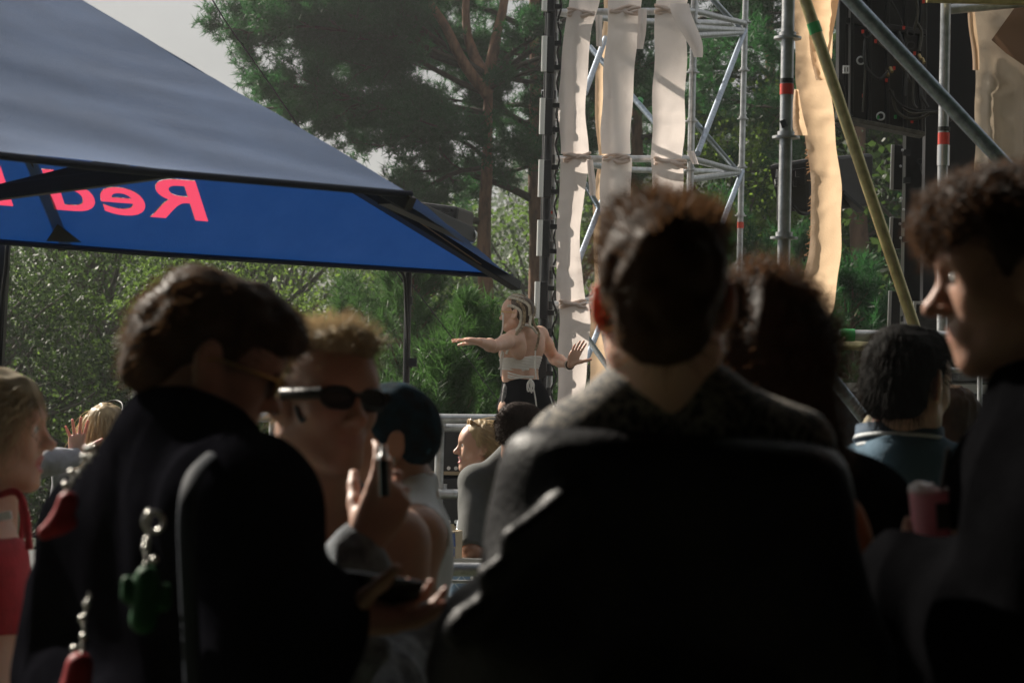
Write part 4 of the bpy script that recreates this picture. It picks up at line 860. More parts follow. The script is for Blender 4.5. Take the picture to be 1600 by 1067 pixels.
tube('brace', [P(1270, 552, 7.6), P(1420, 742, 7.6)], GALV_B, rs, TR, 14); tube('ledger', [P(1448, -3, 9.2), P(1640, 2, 9.2)], GALV_Y, rs, TR, 12); tube('ledger', [P(1476, 16, 9.4), P(1640, 0, 9.4)], GALV, rs, TR, 12)
m = MB(); m.tube(bez([P(1320, 527, 8.45), P(1312, 545, 8.44), P(1310, 560, 8.46), P(1304, 582, 8.45)], 8), [.006, .010, .008, .013, .006], 8); m.build('cloth_tie', mat('rope_beige', (.55, .43, .32), .9), rs)
# torn hanging cloth
cl_ = thing('hanging_cloth', 'long torn tan cloth hanging between the grey pole and yellowed brace', 'cloth', P(1285, 515, 8.2))
v, f = cloth([(-60, 1242, 1312), (0, 1240, 1308), (60, 1241, 1300), (130, 1244, 1297), (200, 1256, 1304), (250, 1264, 1310), (300, 1267, 1315), (350, 1268, 1315), (400, 1262, 1313), (450, 1253, 1308), (480, 1251, 1303), (500, 1260, 1294), (517, 1276, 1284)], 8.25, 41, 18, .016, step=6); obj('cloth', v, f, CLOTH_T, cl_)
v, f = cloth([(-60, 1272, 1316), (0, 1262, 1312), (50, 1262, 1300), (90, 1268, 1296), (130, 1276, 1290)], 8.15, 43, 10, .03, step=6); obj('cloth_fold', v, f, CLOTH_T, cl_)
v, f = cloth([(140, 1240, 1246), (165, 1239, 1252), (190, 1240, 1258), (207, 1239, 1262), (215, 1246, 1262)], 8.2, 44, 8, .02, step=4); obj('torn_flap', v, f, CLOTH_T, cl_)
for i in range(60):
    y = rg.uniform(220, 500); xe = np.interp(y, [200, 250, 300, 350, 400, 450, 480, 500], [1257, 1264, 1267, 1268, 1262, 1253, 1251, 1260]); p = P(xe + 1, y, 8.22); q = P(xe - rg.uniform(2, 6), y + rg.uniform(-2, 7), 8.2); m = MB(); m.tube([p, q], .0011, 3, False); m.build('loose_thread', CLOTH_T, cl_)
# beige curtain
cu = thing('beige_curtain', 'wide beige curtain with a dark folded corner at the right edge', 'curtain', P(1580, 260, 9.6))
v, f = cloth([(-60, 1512, 1700), (0, 1511, 1700), (20, 1514, 1700), (60, 1522, 1700), (150, 1524, 1700), (250, 1523, 1700), (330, 1520, 1700), (420, 1518, 1700)], 9.6, 51, 30, .06, step=8); obj('cloth', v, f, CLOTH_G, cu)
m = MB(); m.add([P(1549, 63, 9.45), P(1600, -8, 9.5), P(1640, 0, 9.5), P(1640, 140, 9.5), P(1600, 103, 9.42), P(1572, 84, 9.43)], [(0, 1, 4, 5), (1, 2, 3, 4)], True); m.build('folded_corner', mat('brown_cloth', (.22, .13, .08), .85, trans=.2, tcol=(.3, .17, .1)), cu)
v, f = cloth([(-10, 1511, 1520), (40, 1514, 1527), (110, 1520, 1530)], 9.5, 53, 6, .02, step=6); obj('hem', v, f, CLOTH_T, cu)
# back of the video wall
vw = thing('video_wall', 'back of a black video wall with cables, high on the right', 'screen', P(1385, 205, 10.2))
def quad3(m, pts, d, th=.05, back=.0):
    q = [P(x, y, d + (e[0] if e else 0)) for x, y, *e in pts]; n = len(q); bk = [p + CF * th for p in q]; m.add(q + bk, [tuple(range(n))[::-1], tuple(range(n, 2 * n))] + [(i, (i + 1) % n, n + (i + 1) % n, n + i) for i in range(n)])
def slab(name, pts, d, th, mt, par, bevel=.004): m = MB(); quad3(m, pts, d, th); return m.build(name, mt, par, bevel)
slab('panel_back', [(1314, -80), (1312, 182), (1446, 206), (1450, -80)], 10.35, .06, BLK, vw)
slab('frame_bar', [(1312, -80), (1310, 184), (1321, 186), (1323, -80)], 10.2, .1, BLKM, vw); slab('frame_bar', [(1330, -80), (1329, 180), (1334, 181), (1335, -80)], 10.24, .08, BLKM, vw)
slab('frame_bar', [(1314, 26), (1314, 34), (1448, 56), (1448, 47)], 10.26, .06, BLKM, vw); slab('frame_bar', [(1330, 183), (1330, 190), (1446, 213), (1446, 206)], 10.15, .14, mat('worn_metal', (.10, .095, .085), .6, .5, var=.4, vscale=25), vw)
for x in (1358, 1386, 1414, 1438): slab('frame_bar', [(x, -80), (x - 1, 190 + (x - 1330) * .19), (x + 4, 190 + (x - 1330) * .19), (x + 5, -80)], 10.28, .05, BLKM, vw)
for x, y in ((1355, 53), (1376, 182), (1423, 53), (1423, 72), (1345, 95)): m = MB(); m.torus(P(x, y, 10.2), CF, .019, .005, 16, 6); m.build('latch_ring', ALU if y > 90 else GRY, vw)
for x, y, mt in ((1368, 65, RED), (1397, 107, RED), (1385, 126, RED), (1349, 150, RED), (1425, 190, RED), (1429, 84, RED), (1372, 184, GREEN), (1399, 183, GREEN), (1443, 3, RED), (1412, 44, RED), (1348, 50, RED)): m = MB(); m.box(P(x, y, 10.2), (.012, .012, .018)); m.build('connector', mt, vw)
BRS = mat('dull_brass', (.35, .26, .12), .4, .6); CAB = mat('olive_cable', (.035, .032, .022), .4)
for x, y in ((1385, 112), (1391, 106), (1436, 86), (1441, 92)): m = MB(); m.tube([P(x, y, 10.2), P(x + 3, y + 7, 10.18)], .009, 8); m.build('plug', BRS, vw)
cabs = [[(1352, 62), (1350, 90), (1358, 112), (1375, 124), (1386, 112)], [(1372, 68), (1385, 76), (1400, 78)], [(1398, 92), (1412, 108), (1422, 130)], [(1390, 140), (1402, 160), (1425, 172), (1455, 174), (1478, 176), (1486, 190)], [(1394, 142), (1400, 172), (1420, 186), (1440, 184), (1452, 178)], [(1427, 120), (1427, 158), (1433, 170)], [(1437, 126), (1440, 150), (1450, 168)], [(1410, 170), (1425, 178), (1450, 176), (1475, 178)], [(1430, -10), (1434, 20), (1428, 48)], [(1392, 2), (1402, 20), (1410, 40)], [(1432, 35), (1440, 52), (1436, 80)], [(1350, 65), (1352, 100), (1350, 140), (1348, 175)], [(1404, 50), (1416, 90), (1414, 150)]]
for i, c in enumerate(cabs): tube('cable', bez([P(x, y, 10.16 - .02 * math.sin(i + j)) for j, (x, y) in enumerate(c)], 7), CAB if i % 3 else RUB, vw, .006 if i % 2 else .008, 6)
m = MB(); m.box(P(1322, 109, 10.15), (.032, .01, .04)); m.build('sticker', mat('white_sticker', (.75, .75, .75), .6), vw)
for dx in (-.006, .008): m = MB(); m.box(P(1322, 109, 10.143) + V(dx, 0, 0), (.004, .004, .022)); m.build('sticker_mark', BLK, vw)
slab('side_drape', [(1450, -80), (1446, 215), (1441, 520), (1530, 524), (1525, 120), (1512, -80)], 10.5, .08, mat('black_drape', (.018, .018, .022), .9, var=.3, vscale=6), vw)
# light post on the right
rp_ = thing('light_post', 'black truss post with stacked flat light panels below the video wall', 'light post', V(*P(1420, 706, 11)[:2], 0))
slab('upright', [(1416, 205), (1411, 520), (1440, 522), (1444, 205)], 11.0, .1, BLKM, rp_); slab('upright', [(1448, 215), (1444, 520), (1462, 522), (1470, 215)], 11.05, .1, BLK, rp_); a, b = P(1428, 520, 11.1), P(1427, 706, 11.1); b[2] = 0; tube('post', [a, b], BLKM, rp_, .05)
for x, y0, y1 in ((1393, 227, 296), (1391, 340, 388), (1389, 455, 512)):
    o = slab('light_panel', [(x + 4, y0), (x + 2, y1), (x + 17, y1 + 1), (x + 18, y0 + 1)], 10.9, .05, BLK, rp_); slab('edge_strip', [(x, y0 - 1), (x - 2, y1), (x + 3, y1), (x + 5, y0 - 1)], 10.88, .02, ALU, o, .002)
    for yy in (y0 + 12, y1 - 14): m = MB(); m.box(P(x + 24, yy, 10.92), (.035, .04, .03)); m.build('bracket', GRY, rp_)
for yy in (235, 260, 310, 328, 350, 372, 420, 446, 470): m = MB(); m.ball(P(1409 + (yy % 7) - 3, yy, 10.9), .008, 5); m.build('bolt', ALU, rp_)
for c in ([(1448, 285), (1440, 262), (1452, 252), (1455, 290), (1458, 320)], [(1450, 300), (1452, 340), (1448, 380)], [(1462, 240), (1460, 290), (1452, 330)]): tube('cable', bez([P(x, y, 10.85) for x, y in c], 6), RUB, rp_, .007, 6)
for y in (253, 405): m = MB(); m.torus(P(1438, y, 10.98), CF, .016, .004, 14, 5); m.build('latch_ring', GRY, rp_)
# loudspeaker hanging on the right
ls = thing('loudspeaker', 'large black loudspeaker seen from behind, between the grey pole and hanging cloth', 'loudspeaker', P(1280, 330, 10.5))
def hexa(name, fr, bk, mt, par, bevel=.02):
    v = [P(*p) for p in fr] + [P(*p) for p in bk]; return obj(name, np.array(v), [(3, 2, 1, 0), (4, 5, 6, 7), (0, 1, 5, 4), (1, 2, 6, 5), (2, 3, 7, 6), (3, 0, 4, 7)], mt, par, False, None, bevel)
SPK = mat('speaker_black', (.026, .026, .028), .55, var=.15, vscale=40, bump=.1, bscale=200)
hexa('cabinet', [(1199, 258, 10.3), (1263, 247, 10.3), (1266, 334, 10.3), (1216, 328, 10.3)], [(1296, 246, 10.9), (1366, 239, 10.9), (1363, 322, 10.9), (1300, 329, 10.9)], SPK, ls)
hexa('back_plate', [(1232, 266, 10.26), (1258, 262, 10.26), (1258, 289, 10.26), (1232, 291, 10.26)], [(1232, 266, 10.33), (1258, 262, 10.33), (1258, 289, 10.33), (1232, 291, 10.33)], BLKM, ls, .003)
for x, y in ((1242, 287), (1246, 272), (1300, 300), (1285, 273)): m = MB(); m.box(P(x, y, 10.22 if x < 1270 else 10.35), (.02, .02, .03)); m.build('fitting', BLKM, ls)
m = MB(); q = [P(x, y, 10.285) for x, y in ((1210.5, 281), (1215.5, 280), (1215.5, 291), (1210.5, 291.5))]; m.tube(q + [q[0]], .0016, 4); m.tube([P(1212, 288, 10.284), P(1212, 283, 10.284)], .0016, 4); m.build('logo', mat('white_print', (.75, .75, .75), .6), ls)
for i in range(7): m = MB(); m.box(P(1213 + .2 * i, 277 - 1.9 * i, 10.284), (.010, .003, .0035)); m.build('logo_letter', MATS['white_print'], ls)
tube('cable', bez([P(1240, 322, 10.2), P(1250, 333, 10.2), P(1262, 334, 10.25), P(1266, 322, 10.3)], 6), RUB, ls, .009, 6); slab('strap', [(1216, 268), (1214, 345), (1219, 345), (1221, 268)], 10.24, .02, BLK, ls); a, b = P(1290, 330, 10.7), P(1290, 706, 10.7); b[2] = 0
tube('stand', [a, b], BLKM, ls, .03); bar('brace', P(1313, 300, 10.6), P(1345, 330, 10.7), .05, .02, BLK, ls)
# raised platform, railing and flight case at right
pt_ = thing('stage_wing', 'raised side stage with black cloth skirt behind the man in the blue polo', 'stage', V(*P(1450, 706, 11)[:2], 0))
a, b = P(1292, 597, 10.6), P(1700, 603, 10.6); c_ = (a + b) / 2; m = MB(); m.box(V(c_[0], c_[1] + 1.2, a[2] - .03), (b[0] - a[0], 2.4, .06)); m.build('deck', mat('pale_deck_edge', (.45, .44, .42), .7), pt_)
nn = 60; vs = []
for i in range(nn):
    t = i / (nn - 1); x = a[0] + (b[0] - a[0]) * t; w_ = .03 * math.sin(i * .9) + .02 * math.sin(i * 2.1)
    vs += [(x, c_[1] - .02 + w_ * .3, a[2] - .05), (x, c_[1] - .05 + w_, 1.2), (x, c_[1] - .06 + w_ * 1.4, .02)]
obj('skirt', np.array(vs), [(3 * i + j, 3 * i + 3 + j, 3 * i + 4 + j, 3 * i + 1 + j) for i in range(nn - 1) for j in (0, 1)], mat('black_drape', (.018, .018, .022), .9), pt_)
rr2 = thing('side_railing', 'thin grey railing in front of the black skirt at the far right', 'railing', V(*P(1530, 706, 9.6)[:2], 0))
tube('top_rail', [P(1470, 578, 9.6), P(1660, 582, 9.6)], GALV, rr2, .0135); tube('lower_rail', [P(1420, 651, 9.6), P(1660, 655, 9.6)], GALV, rr2, .0115); a, b = P(1531, 580, 9.6), P(1530, 706, 9.6); b[2] = 0; tube('post', [a, b], GALV, rr2, .0125)
a, b = P(1420, 600, 9.6), P(1420, 706, 9.6); b[2] = 0; tube('post', [P(1420, 578, 9.6), b], GALV, rr2, .0125)
fc = thing('flight_case', 'dark flight case with pale metal edges beside the light panels', 'case', P(1455, 522, 10.2)); slab('case', [(1430, 474), (1428, 523), (1500, 526), (1500, 476)], 10.2, .3, GRY, fc, .01); slab('edge_strip', [(1428, 472), (1426, 520), (1430, 520), (1432, 472)], 10.18, .02, ALU, fc, .001); slab('edge_strip', [(1428, 470.5), (1500, 472.5), (1500, 475), (1428, 473.5)], 10.18, .02, ALU, fc, .001)
mo = thing('monitor_speaker', 'grey cloth-covered monitor lying on the side stage', 'loudspeaker', P(1520, 596, 10.9)); slab('cabinet', [(1478, 560), (1476, 598), (1572, 600), (1560, 552)], 10.9, .35, mat('grey_mesh', (.17, .17, .16), .95, var=.4, vscale=70), mo, .02)
tube('cable', bez([P(1478, 592, 10.55), P(1500, 596, 10.5), P(1530, 594, 10.5), P(1560, 590, 10.5), P(1585, 592, 10.5)], 6), RUB, mo, .010, 6)
# haze: one closed box of even air round everything
hz = MB(); hz.box((0, 165, 14), (420, 372, 30.2)); hm = bpy.data.materials.new('haze_air'); hm.use_nodes = True; nt = hm.node_tree; nt.nodes.clear(); pv = N_(nt, 'ShaderNodeVolumePrincipled'); pv.inputs['Color'].default_value = (.93, .96, .97, 1); pv.inputs['Density'].default_value = HAZE; pv.inputs['Anisotropy'].default_value = .62; hou = N_(nt, 'ShaderNodeOutputMaterial'); nt.links.new(pv.outputs[0], hou.inputs['Volume'])
o = hz.build('haze', hm); tag(o, 'thin sunlit haze in the air', 'haze', None, 'stuff')
# ------------------------------------------------------------------ people
def person(label, s, group=None): return thing('person', label, 'person', V(*((s.A[1] + s.A[-1])[:2] / 2), 0), group)
def flow_l(H, fn):
    """hair direction from a function of the local head position"""
    def f(p): l = (p - H.c) @ H.R / H.s; d = fn(l); return (d / (np.linalg.norm(d, axis=1)[:, None] + 1e-9)) @ H.R.T
    return f
def back_flow(l): return np.stack((l[:, 0] * 2, -np.ones(len(l)) * .5 - l[:, 1], -.3 - 6 * np.maximum(0, .03 - l[:, 2])), 1)
BLACKJ = mat('black_jacket_cloth', (.006, .006, .008), .75, var=.3, vscale=20, bump=.2, bscale=240, spec=.0)
LEATHER = mat('black_leather', (.006, .006, .007), .48, var=.3, vscale=16, bump=.25, bscale=120, spec=.14)
DENIM = mat('acid_grey_denim', (.15, .17, .19), .85, var=.6, vscale=26, c2=(.045, .05, .06), bump=.4, bscale=260)
JEAN = mat('dark_jeans', (.02, .024, .035), .85, var=.2, vscale=30); BLKT = mat('black_trousers', (.014, .014, .015), .8, var=.2, vscale=30)
# ===== man in the centre, back to the camera
H = Head(P(1036, 478, 2.42), 4, -4, 2, .94); s = Sk(H, 2, height=1.80); s.N = P(1040, 655, 2.43); s.S = {-1: P(915, 745, 2.43), 1: P(1190, 742, 2.43)}
s.E = {-1: P(822, 1010, 2.36), 1: P(1286, 1030, 2.4)}; s.W = {-1: P(800, 1290, 2.45), 1: P(1300, 1310, 2.5)}
r = person('man seen from behind in centre, leather jacket slipped off a patterned shirt', s)
body(s, r, SKIN, .006, neck=.053)
v, f = hair_mesh(H, [((0, -.014, .055), (.083, .104, .078)), ((0, .03, .085), (.068, .085, .050)), ((0, -.045, .015), (.076, .072, .075)), ((0, -.055, -.03), (.060, .050, .055)), ((-.02, .02, .115), (.05, .06, .03)), ((.035, .01, .108), (.045, .06, .028))], amp=.006, sc=(45, 45, 45), cuts=[((0, .115, -.02), (.08, .075, .08)), ((-.085, .0, -.02), (.018, .03, .045)), ((.085, .0, -.02), (.018, .03, .045))], seed=3)
top = lambda l: np.clip((l[:, 2] - .03) / .06, .08, 1)
obj('hair', *merge((v, f), strands(v, f, 2600, .030, .0016, flow_l(H, lambda l: np.stack((l[:, 0] * 4, .5 - 3 * np.maximum(0, .05 - l[:, 2]), .5 - 4 * np.maximum(0, .06 - l[:, 2])), 1)), .50, .3, .10, keep=lambda p: top((p - H.c) @ H.R), seed=4), strands(v, f, 1500, .010, .0012, flow_l(H, lambda l: np.stack((l[:, 0], 0 * l[:, 0], -1 + 0 * l[:, 0]), 1)), .5, seed=5)), HAIR_DB, r)
PAT = mat('patterned_shirt', (.012, .011, .010), .8)
nt = PAT.node_tree; b_ = [n for n in nt.nodes if n.type == 'BSDF_PRINCIPLED'][0]; t_ = N_(nt, 'ShaderNodeTexCoord'); vo = N_(nt, 'ShaderNodeTexVoronoi', feature='DISTANCE_TO_EDGE'); vo.inputs['Scale'].default_value = 52; ns = N_(nt, 'ShaderNodeTexNoise', i_Scale=16.0, i_Detail=3.0); ad = N_(nt, 'ShaderNodeMixRGB', blend_type='ADD'); ad.inputs[0].default_value = .12
rp = N_(nt, 'ShaderNodeValToRGB'); rp.color_ramp.elements[0].position = .05; rp.color_ramp.elements[0].color = (.20, .175, .14, 1); rp.color_ramp.elements[1].position = .12; rp.color_ramp.elements[1].color = (.012, .011, .011, 1)
nt.links.new(t_.outputs['Object'], ns.inputs['Vector']); nt.links.new(t_.outputs['Object'], ad.inputs[1]); nt.links.new(ns.outputs['Color'], ad.inputs[2]); nt.links.new(ad.outputs[0], vo.inputs['Vector']); nt.links.new(vo.outputs['Distance'], rp.inputs[0]); nt.links.new(rp.outputs[0], b_.inputs['Base Color'])
def collar(F): F.cap(P(975, 632, 2.44), P(1105, 632, 2.44), .030, .030, .03); F.cap(P(985, 612, 2.43), P(1095, 610, 2.43), .016, .016, .02); F.cap(P(880, 692, 2.43), P(985, 640, 2.43), .036, .035, .05); F.cap(P(1105, 640, 2.43), P(1250, 692, 2.43), .035, .036, .05)
garment('shirt', s, r, PAT, .007, .010, (-.4, -.4), amp=.004, neck_cut=0, extra=collar, seed=6)
def yoke(F):
    F.cap(P(872, 735, 2.40), P(1222, 735, 2.40), .045, .045, .04, flat=(s.f, .9)); F.cap(P(858, 700, 2.41), P(1236, 708, 2.41), .020, .018, .04)
    F.cap(P(852, 725, 2.42), P(842, 800, 2.42), .030, .035, .04); F.cap(P(1240, 722, 2.42), P(1262, 800, 2.42), .030, .035, .04)
    for a, b, c, d in ((800, 840, 900, 765), (765, 900, 880, 815), (730, 965, 850, 890), (712, 990, 790, 1000)): F.cap(P(a, b, 2.30), P(c, d, 2.33), .017, .012, .018)
    F.cap(P(735, 960, 2.36), P(735, 1040, 2.4), .030, .05, .04)
o = garment('leather_jacket', s, r, LEATHER, .007, .030, (1.0, 1.0), amp=.007, sc=(7, 7, 5), seed=8, neck_cut=0, extra=yoke, cuts=lambda F: F.plane(P(1050, 674, 2.4), nrm(V(.06, 0, 1)), .035), belly=1.08)
trousers(s, r, BLKT)
# ===== dark-haired man on the left in a black jacket with key charms
H = Head(P(330, 566, 2.74), 78, -20, -3, .92); s = Sk(H, 48, height=1.78); s.N = P(286, 716, 2.72); s.S = {-1: P(172, 838, 2.86), 1: P(385, 800, 2.56)}
s.E = {-1: P(122, 1050, 2.9), 1: P(425, 1030, 2.48)}; s.W = {-1: P(180, 1180, 2.6), 1: P(500, 958, 2.56)}
r = person('dark-haired man in black jacket with red and green key charms, looking down at a phone', s)
hw = s.W[1]; body(s, r, SKIN_SHADE, .006, hands=[dict(w=hw, d=V(.95, .25, -.05), n=V(.1, -.35, 1), sgn=1, curl=(.35, .4, .45, .5), sc=1.0, thumb=(.5, .9))], neck=.058)
m = MB(); m.torus(hw + V(.022, .005, 0), V(.95, .25, -.05), .034, .007, 20, 6); m.build('bracelet', RUB, r)
v, f = hair_mesh(H, [((0, -.014, .05), (.085, .110, .082)), ((0, .045, .075), (.074, .078, .055)), ((0, -.075, .01), (.074, .060, .075)), ((0, -.085, -.035), (.062, .042, .045)), ((0, .072, .062), (.060, .040, .033)), ((0, -.02, .095), (.06, .085, .042))], amp=.006, sc=(40, 40, 40), cuts=[((0, .118, -.025), (.085, .068, .080)), ((.085, .004, -.025), (.022, .045, .042)), ((-.085, .004, -.025), (.022, .045, .042))], seed=13)
obj('hair', *merge((v, f), strands(v, f, 3600, .020, .0016, flow_l(H, lambda l: np.stack((l[:, 0] * 5, np.where(l[:, 1] > 0, .8, -.8), .0 - 5 * np.maximum(0, .07 - l[:, 2])), 1)), .22, .5, .10, keep=lambda p: np.clip((((p - H.c) @ H.R)[:, 2] + .05) / .08, .1, 1), seed=14)), mat('hair_chestnut', (.062, .038, .023), .55, spec=.12, var=.35, vscale=30, trans=.2, tcol=(.22, .12, .06)), r)
GOLD = mat('thin_gold', (.6, .42, .18), .3, .9)
def glasses(H, par, frame_m, lens_m, w_=.030, hgt=.020, y=.100, temples=(-1, 1), thick=.0022, name='glasses', dark=False):
    o = None; m = MB()
    for x in (-1, 1):
        q = [H(x * (.034 + w_ * .88 * math.cos(a)), y - .010 * max(0, abs(.034 + w_ * math.cos(a) * .9) - .034) / .03 - .004, .004 + hgt * math.sin(a) * (.8 + .2 * abs(math.cos(a)))) for a in np.linspace(0, 2 * math.pi, 22)]; m.tube(q, thick, 6, False)
    m.tube([H(-.008, y, .010), H(.008, y, .010)], thick, 6)
    for x in temples: m.tube(bez([H(x * .062, y - .012, .010), H(x * .078, .05, .008), H(x * .084, .0, .006), H(x * .082, -.02, -.012)], 5), thick * (2.6 if dark else 1), 6)
    o = m.build(name, frame_m, par)
    for x in (-1, 1):
        q = [H(x * (.034 + w_ * .86 * math.cos(a)), y - .010 * max(0, abs(.034 + w_ * math.cos(a) * .9) - .034) / .03 - .004 + dz, .004 + hgt * .97 * math.sin(a) * (.8 + .2 * abs(math.cos(a)))) for dz in (0, -.002) for a in np.linspace(0, 2 * math.pi, 23)[:-1]]
        lm = MB(); lm.add(q, [tuple(range(22)), tuple(range(43, 21, -1))] + [(i, (i + 1) % 22, 22 + (i + 1) % 22, 22 + i) for i in range(22)]); lm.build('lens', lens_m, o)
    return o
GLASS = mat('clear_lens', (.5, .5, .5), .05, trans=.8, tcol=(.9, .9, .9)); BLENS = mat('black_lens', (.006, .006, .007), .4, spec=.25)
glasses(H, r, GOLD, BLENS if False else mat('tinted_lens', (.05, .045, .04), .1, trans=.5, tcol=(.5, .45, .4)), y=.112)
def jcollar(F): F.cap(P(236, 672, 2.78), P(330, 694, 2.68), .026, .026, .03); F.cap(P(330, 694, 2.68), P(382, 724, 2.72), .026, .024, .03); F.cap(P(85, 920, 2.9), P(80, 1060, 2.9), .04, .05, .06)
garment('jacket', s, r, BLACKJ, .007, .032, (1.0, .9), amp=.012, sc=(10, 10, 3.2), seed=15, neck_cut=.0, extra=jcollar, belly=1.1)
trousers(s, r, BLKT)
st_ = MB(); st_.tube(bez([P(345, 700, 2.54), P(305, 740, 2.46), P(292, 800, 2.42), P(294, 900, 2.43), P(302, 1067, 2.47)], 8), .012, 8, True, 0, .35); st_.build('shoulder_strap', mat('grey_strap', (.022, .026, .034), .7, spec=.1), r)
ph = thing('mobile_phone', 'dark phone held in the hand with a black bracelet', 'phone', P(575, 930, 2.6)); m = MB(); Rp = frame(75, -8, 35); m.box(P(566, 922, 2.58), (.074, .148, .009), Rp); m.build('case', mat('phone_black', (.01, .01, .012), .2), ph, .003); m = MB(); m.box(P(566, 922, 2.58) + Rp @ V(0, 0, .0062), (.066, .136, .002), Rp); m.build('screen', mat('phone_glass', (.02, .02, .025), .05, spec=1.0), ph, .001)
# key charms
SIL = mat('chrome', (.42, .41, .39), .3, 1.0); CR_ = mat('red_rubber', (.26, .008, .012), .55, spec=.2); CG = mat('green_rubber', (.008, .065, .020), .6, spec=.15)
def charm(label, pts, bead, mk, mt, d):
    o = thing('key_charm', label, 'keychain', P(*pts[-1], d), 'key charms on the black jacket'); c = MB()
    q = bez([P(*p, d) for p in pts], 8); c.tube(q, .0018, 5)
    for i in range(0, len(q), 3): c.torus(q[i], (1, .4 * (i % 2), .3), .0048, .0012, 10, 4)
    c.build('chain', SIL, o)
    for p in bead: m = MB(); m.ball(P(*p, d - .01), .0052, 6); m.build('bead', SIL, o)
    F = SDF(P(*pts[-1], d) - .13, P(*pts[-1], d) + .13, .004); mk(F, d); v, f = F.mesh(); obj('charm', v, f, mt, o)
charm('red horn-shaped rubber charm high on the jacket shoulder', [(150, 705), (125, 735), (106, 765), (103, 785)], [(147, 699), (137, 702), (132, 714), (112, 738), (103, 757)], lambda F, d: (F.cap(P(106, 783, d), P(92, 818, d), .014, .013, .012), F.cap(P(92, 818, d), P(70, 832, d), .012, .010, .012), F.cap(P(98, 812, d), P(112, 816, d), .010, .008, .01)), CR_, 2.62)
charm('red rubber charm at the bottom edge of the black jacket', [(140, 930), (133, 960), (130, 1000), (126, 1032)], [(129, 966), (131, 994), (117, 1013), (136, 944)], lambda F, d: (F.cap(P(124, 1040, d), P(117, 1080, d), .018, .020, .012), F.cap(P(117, 1080, d), P(95, 1095, d), .016, .010, .012)), CR_, 2.56)
charm('green cactus-shaped rubber charm on the back of the black jacket', [(233, 800), (231, 830), (229, 860), (226, 894)], [(233, 803), (228, 855), (241, 874), (230, 845)], lambda F, d: (F.cap(P(230, 902, d), P(224, 968, d), .015, .017, .012), F.cap(P(230, 938, d), P(201, 930, d), .009, .009, .004), F.cap(P(201, 930, d), P(199, 908, d), .009, .008, .004), F.cap(P(230, 946, d), P(256, 942, d), .009, .009, .004), F.cap(P(256, 942, d), P(259, 920, d), .009, .008, .004)), CG, 2.40)
m = MB(); m.torus(P(240, 815, 2.4), CF, .012, .003, 16, 6); o = m.build('carabiner', SIL, None); tag(o, 'steel carabiner clipped above the green cactus charm', 'clip')
# ===== blond man in sunglasses
H = Head(P(502, 628, 3.3), 140, 0, 2); s = Sk(H, 165, height=1.74); s.N = P(492, 790, 3.38); s.S = {1: P(398, 850, 3.36), -1: P(618, 846, 3.42)}
s.E = {1: P(450, 978, 3.05), -1: P(648, 1020, 3.4)}; s.W = {1: P(573, 852, 2.98), -1: P(560, 1110, 3.1)}
r = person('blond man in black sunglasses and black vest holding up a small vape', s)
hw = s.W[1]
body(s, r, SKIN_SHADE, .006, hands=[dict(w=hw, d=V(.38, -.05, .92), n=V(-.35, .85, .2), sgn=1, curl=(.42, .75, .95, 1.0), sc=1.0, thumb=(.2, .8), tcurl=.35), dict(w=s.W[-1], d=V(-.6, -.4, -.2), n=V(0, .5, -1), sgn=1)], neck=.062, regions=[lips(H, MLIP)])
v, f = hair_mesh(H, [((0, -.018, .052), (.079, .098, .074)), ((0, .035, .092), (.062, .060, .034)), ((0, .075, .098), (.052, .026, .020)), ((0, -.045, .015), (.075, .065, .070))], amp=.005, sc=(55, 55, 55), cuts=[((0, .12, -.0), (.085, .085, .080)), ((.085, .0, -.02), (.02, .045, .05)), ((-.085, .0, -.02), (.02, .045, .05))], seed=23)
obj('hair', *merge((v, f), strands(v, f, 2600, .034, .0016, flow_l(H, lambda l: np.stack((l[:, 0] * 3 + .25, .45 + l[:, 1] * 4, .4 - 6 * np.maximum(0, .07 - l[:, 2])), 1)), .55, .2, .12, keep=lambda p: np.clip((((p - H.c) @ H.R)[:, 2] - .02) / .05, .15, 1), seed=24)), HAIR_AB, r)
glasses(H, r, BLENS, BLENS, .032, .019, .104, thick=.0042, name='sunglasses', dark=True); eyes(H, r, brow_m=BROW)
m = MB(); m.tube(bez([H(.070, .030, -.012), H(.071, .038, -.024), H(.068, .046, -.036), H(.066, .052, -.030)], 4), .0035, 5); m.build('face_tattoo', mat('ink', (.02, .03, .035), .5), r)
garment('vest', s, r, mat('black_vest', (.012, .012, .013), .8, bump=.2, bscale=240), .008, .010, (-1, -1), amp=.004, neck_cut=0, seed=25, cuts=lambda F: (F.cap(s.N + s.f * .05 - s.up * .03, s.N + s.up * .3 + s.f * .12, .066, .085, .01, 'c'), F.ell(s.S[1] + s.r * .03, (.075, .15, .10), None, .01, 'c'), F.ell(s.S[-1] - s.r * .03, (.075, .15, .10), None, .01, 'c')))
F = SDF(P(300, 1100, 3.6) - V(.1, .8, .2), P(760, 800, 2.8) + V(.1, .9, .1), .007); e1, w1 = s.E[1], s.W[1]; e2 = s.E[-1]
F.cap(e1 + (w1 - e1) * .1, e1 + (w1 - e1) * .84, .070, .046, .03); F.cap(e1, e1 + V(-.05, .2, .03), .075, .08, .04); F.cap(P(470, 905, 3.0), P(555, 872, 2.96), .03, .034, .03); F.cap(P(500, 940, 3.0), P(585, 905, 2.98), .032, .035, .03); F.cap(P(500, 1075, 3.05), P(560, 1000, 3.0), .06, .045, .04)
F.cap(e2 + V(0, 0, .02), s.W[-1], .07, .06, .03); F.cap(P(672, 985, 3.3), P(676, 1100, 3.3), .045, .07, .05); F.cap(P(500, 1080, 3.1), P(660, 1100, 3.3), .08, .08, .06)
v, f = F.mesh(); v = folds(v, vnormals(v, f), .012, (14, 14, 12), 26); obj('denim_jacket', v, f, DENIM, r); trousers(s, r, JEAN)
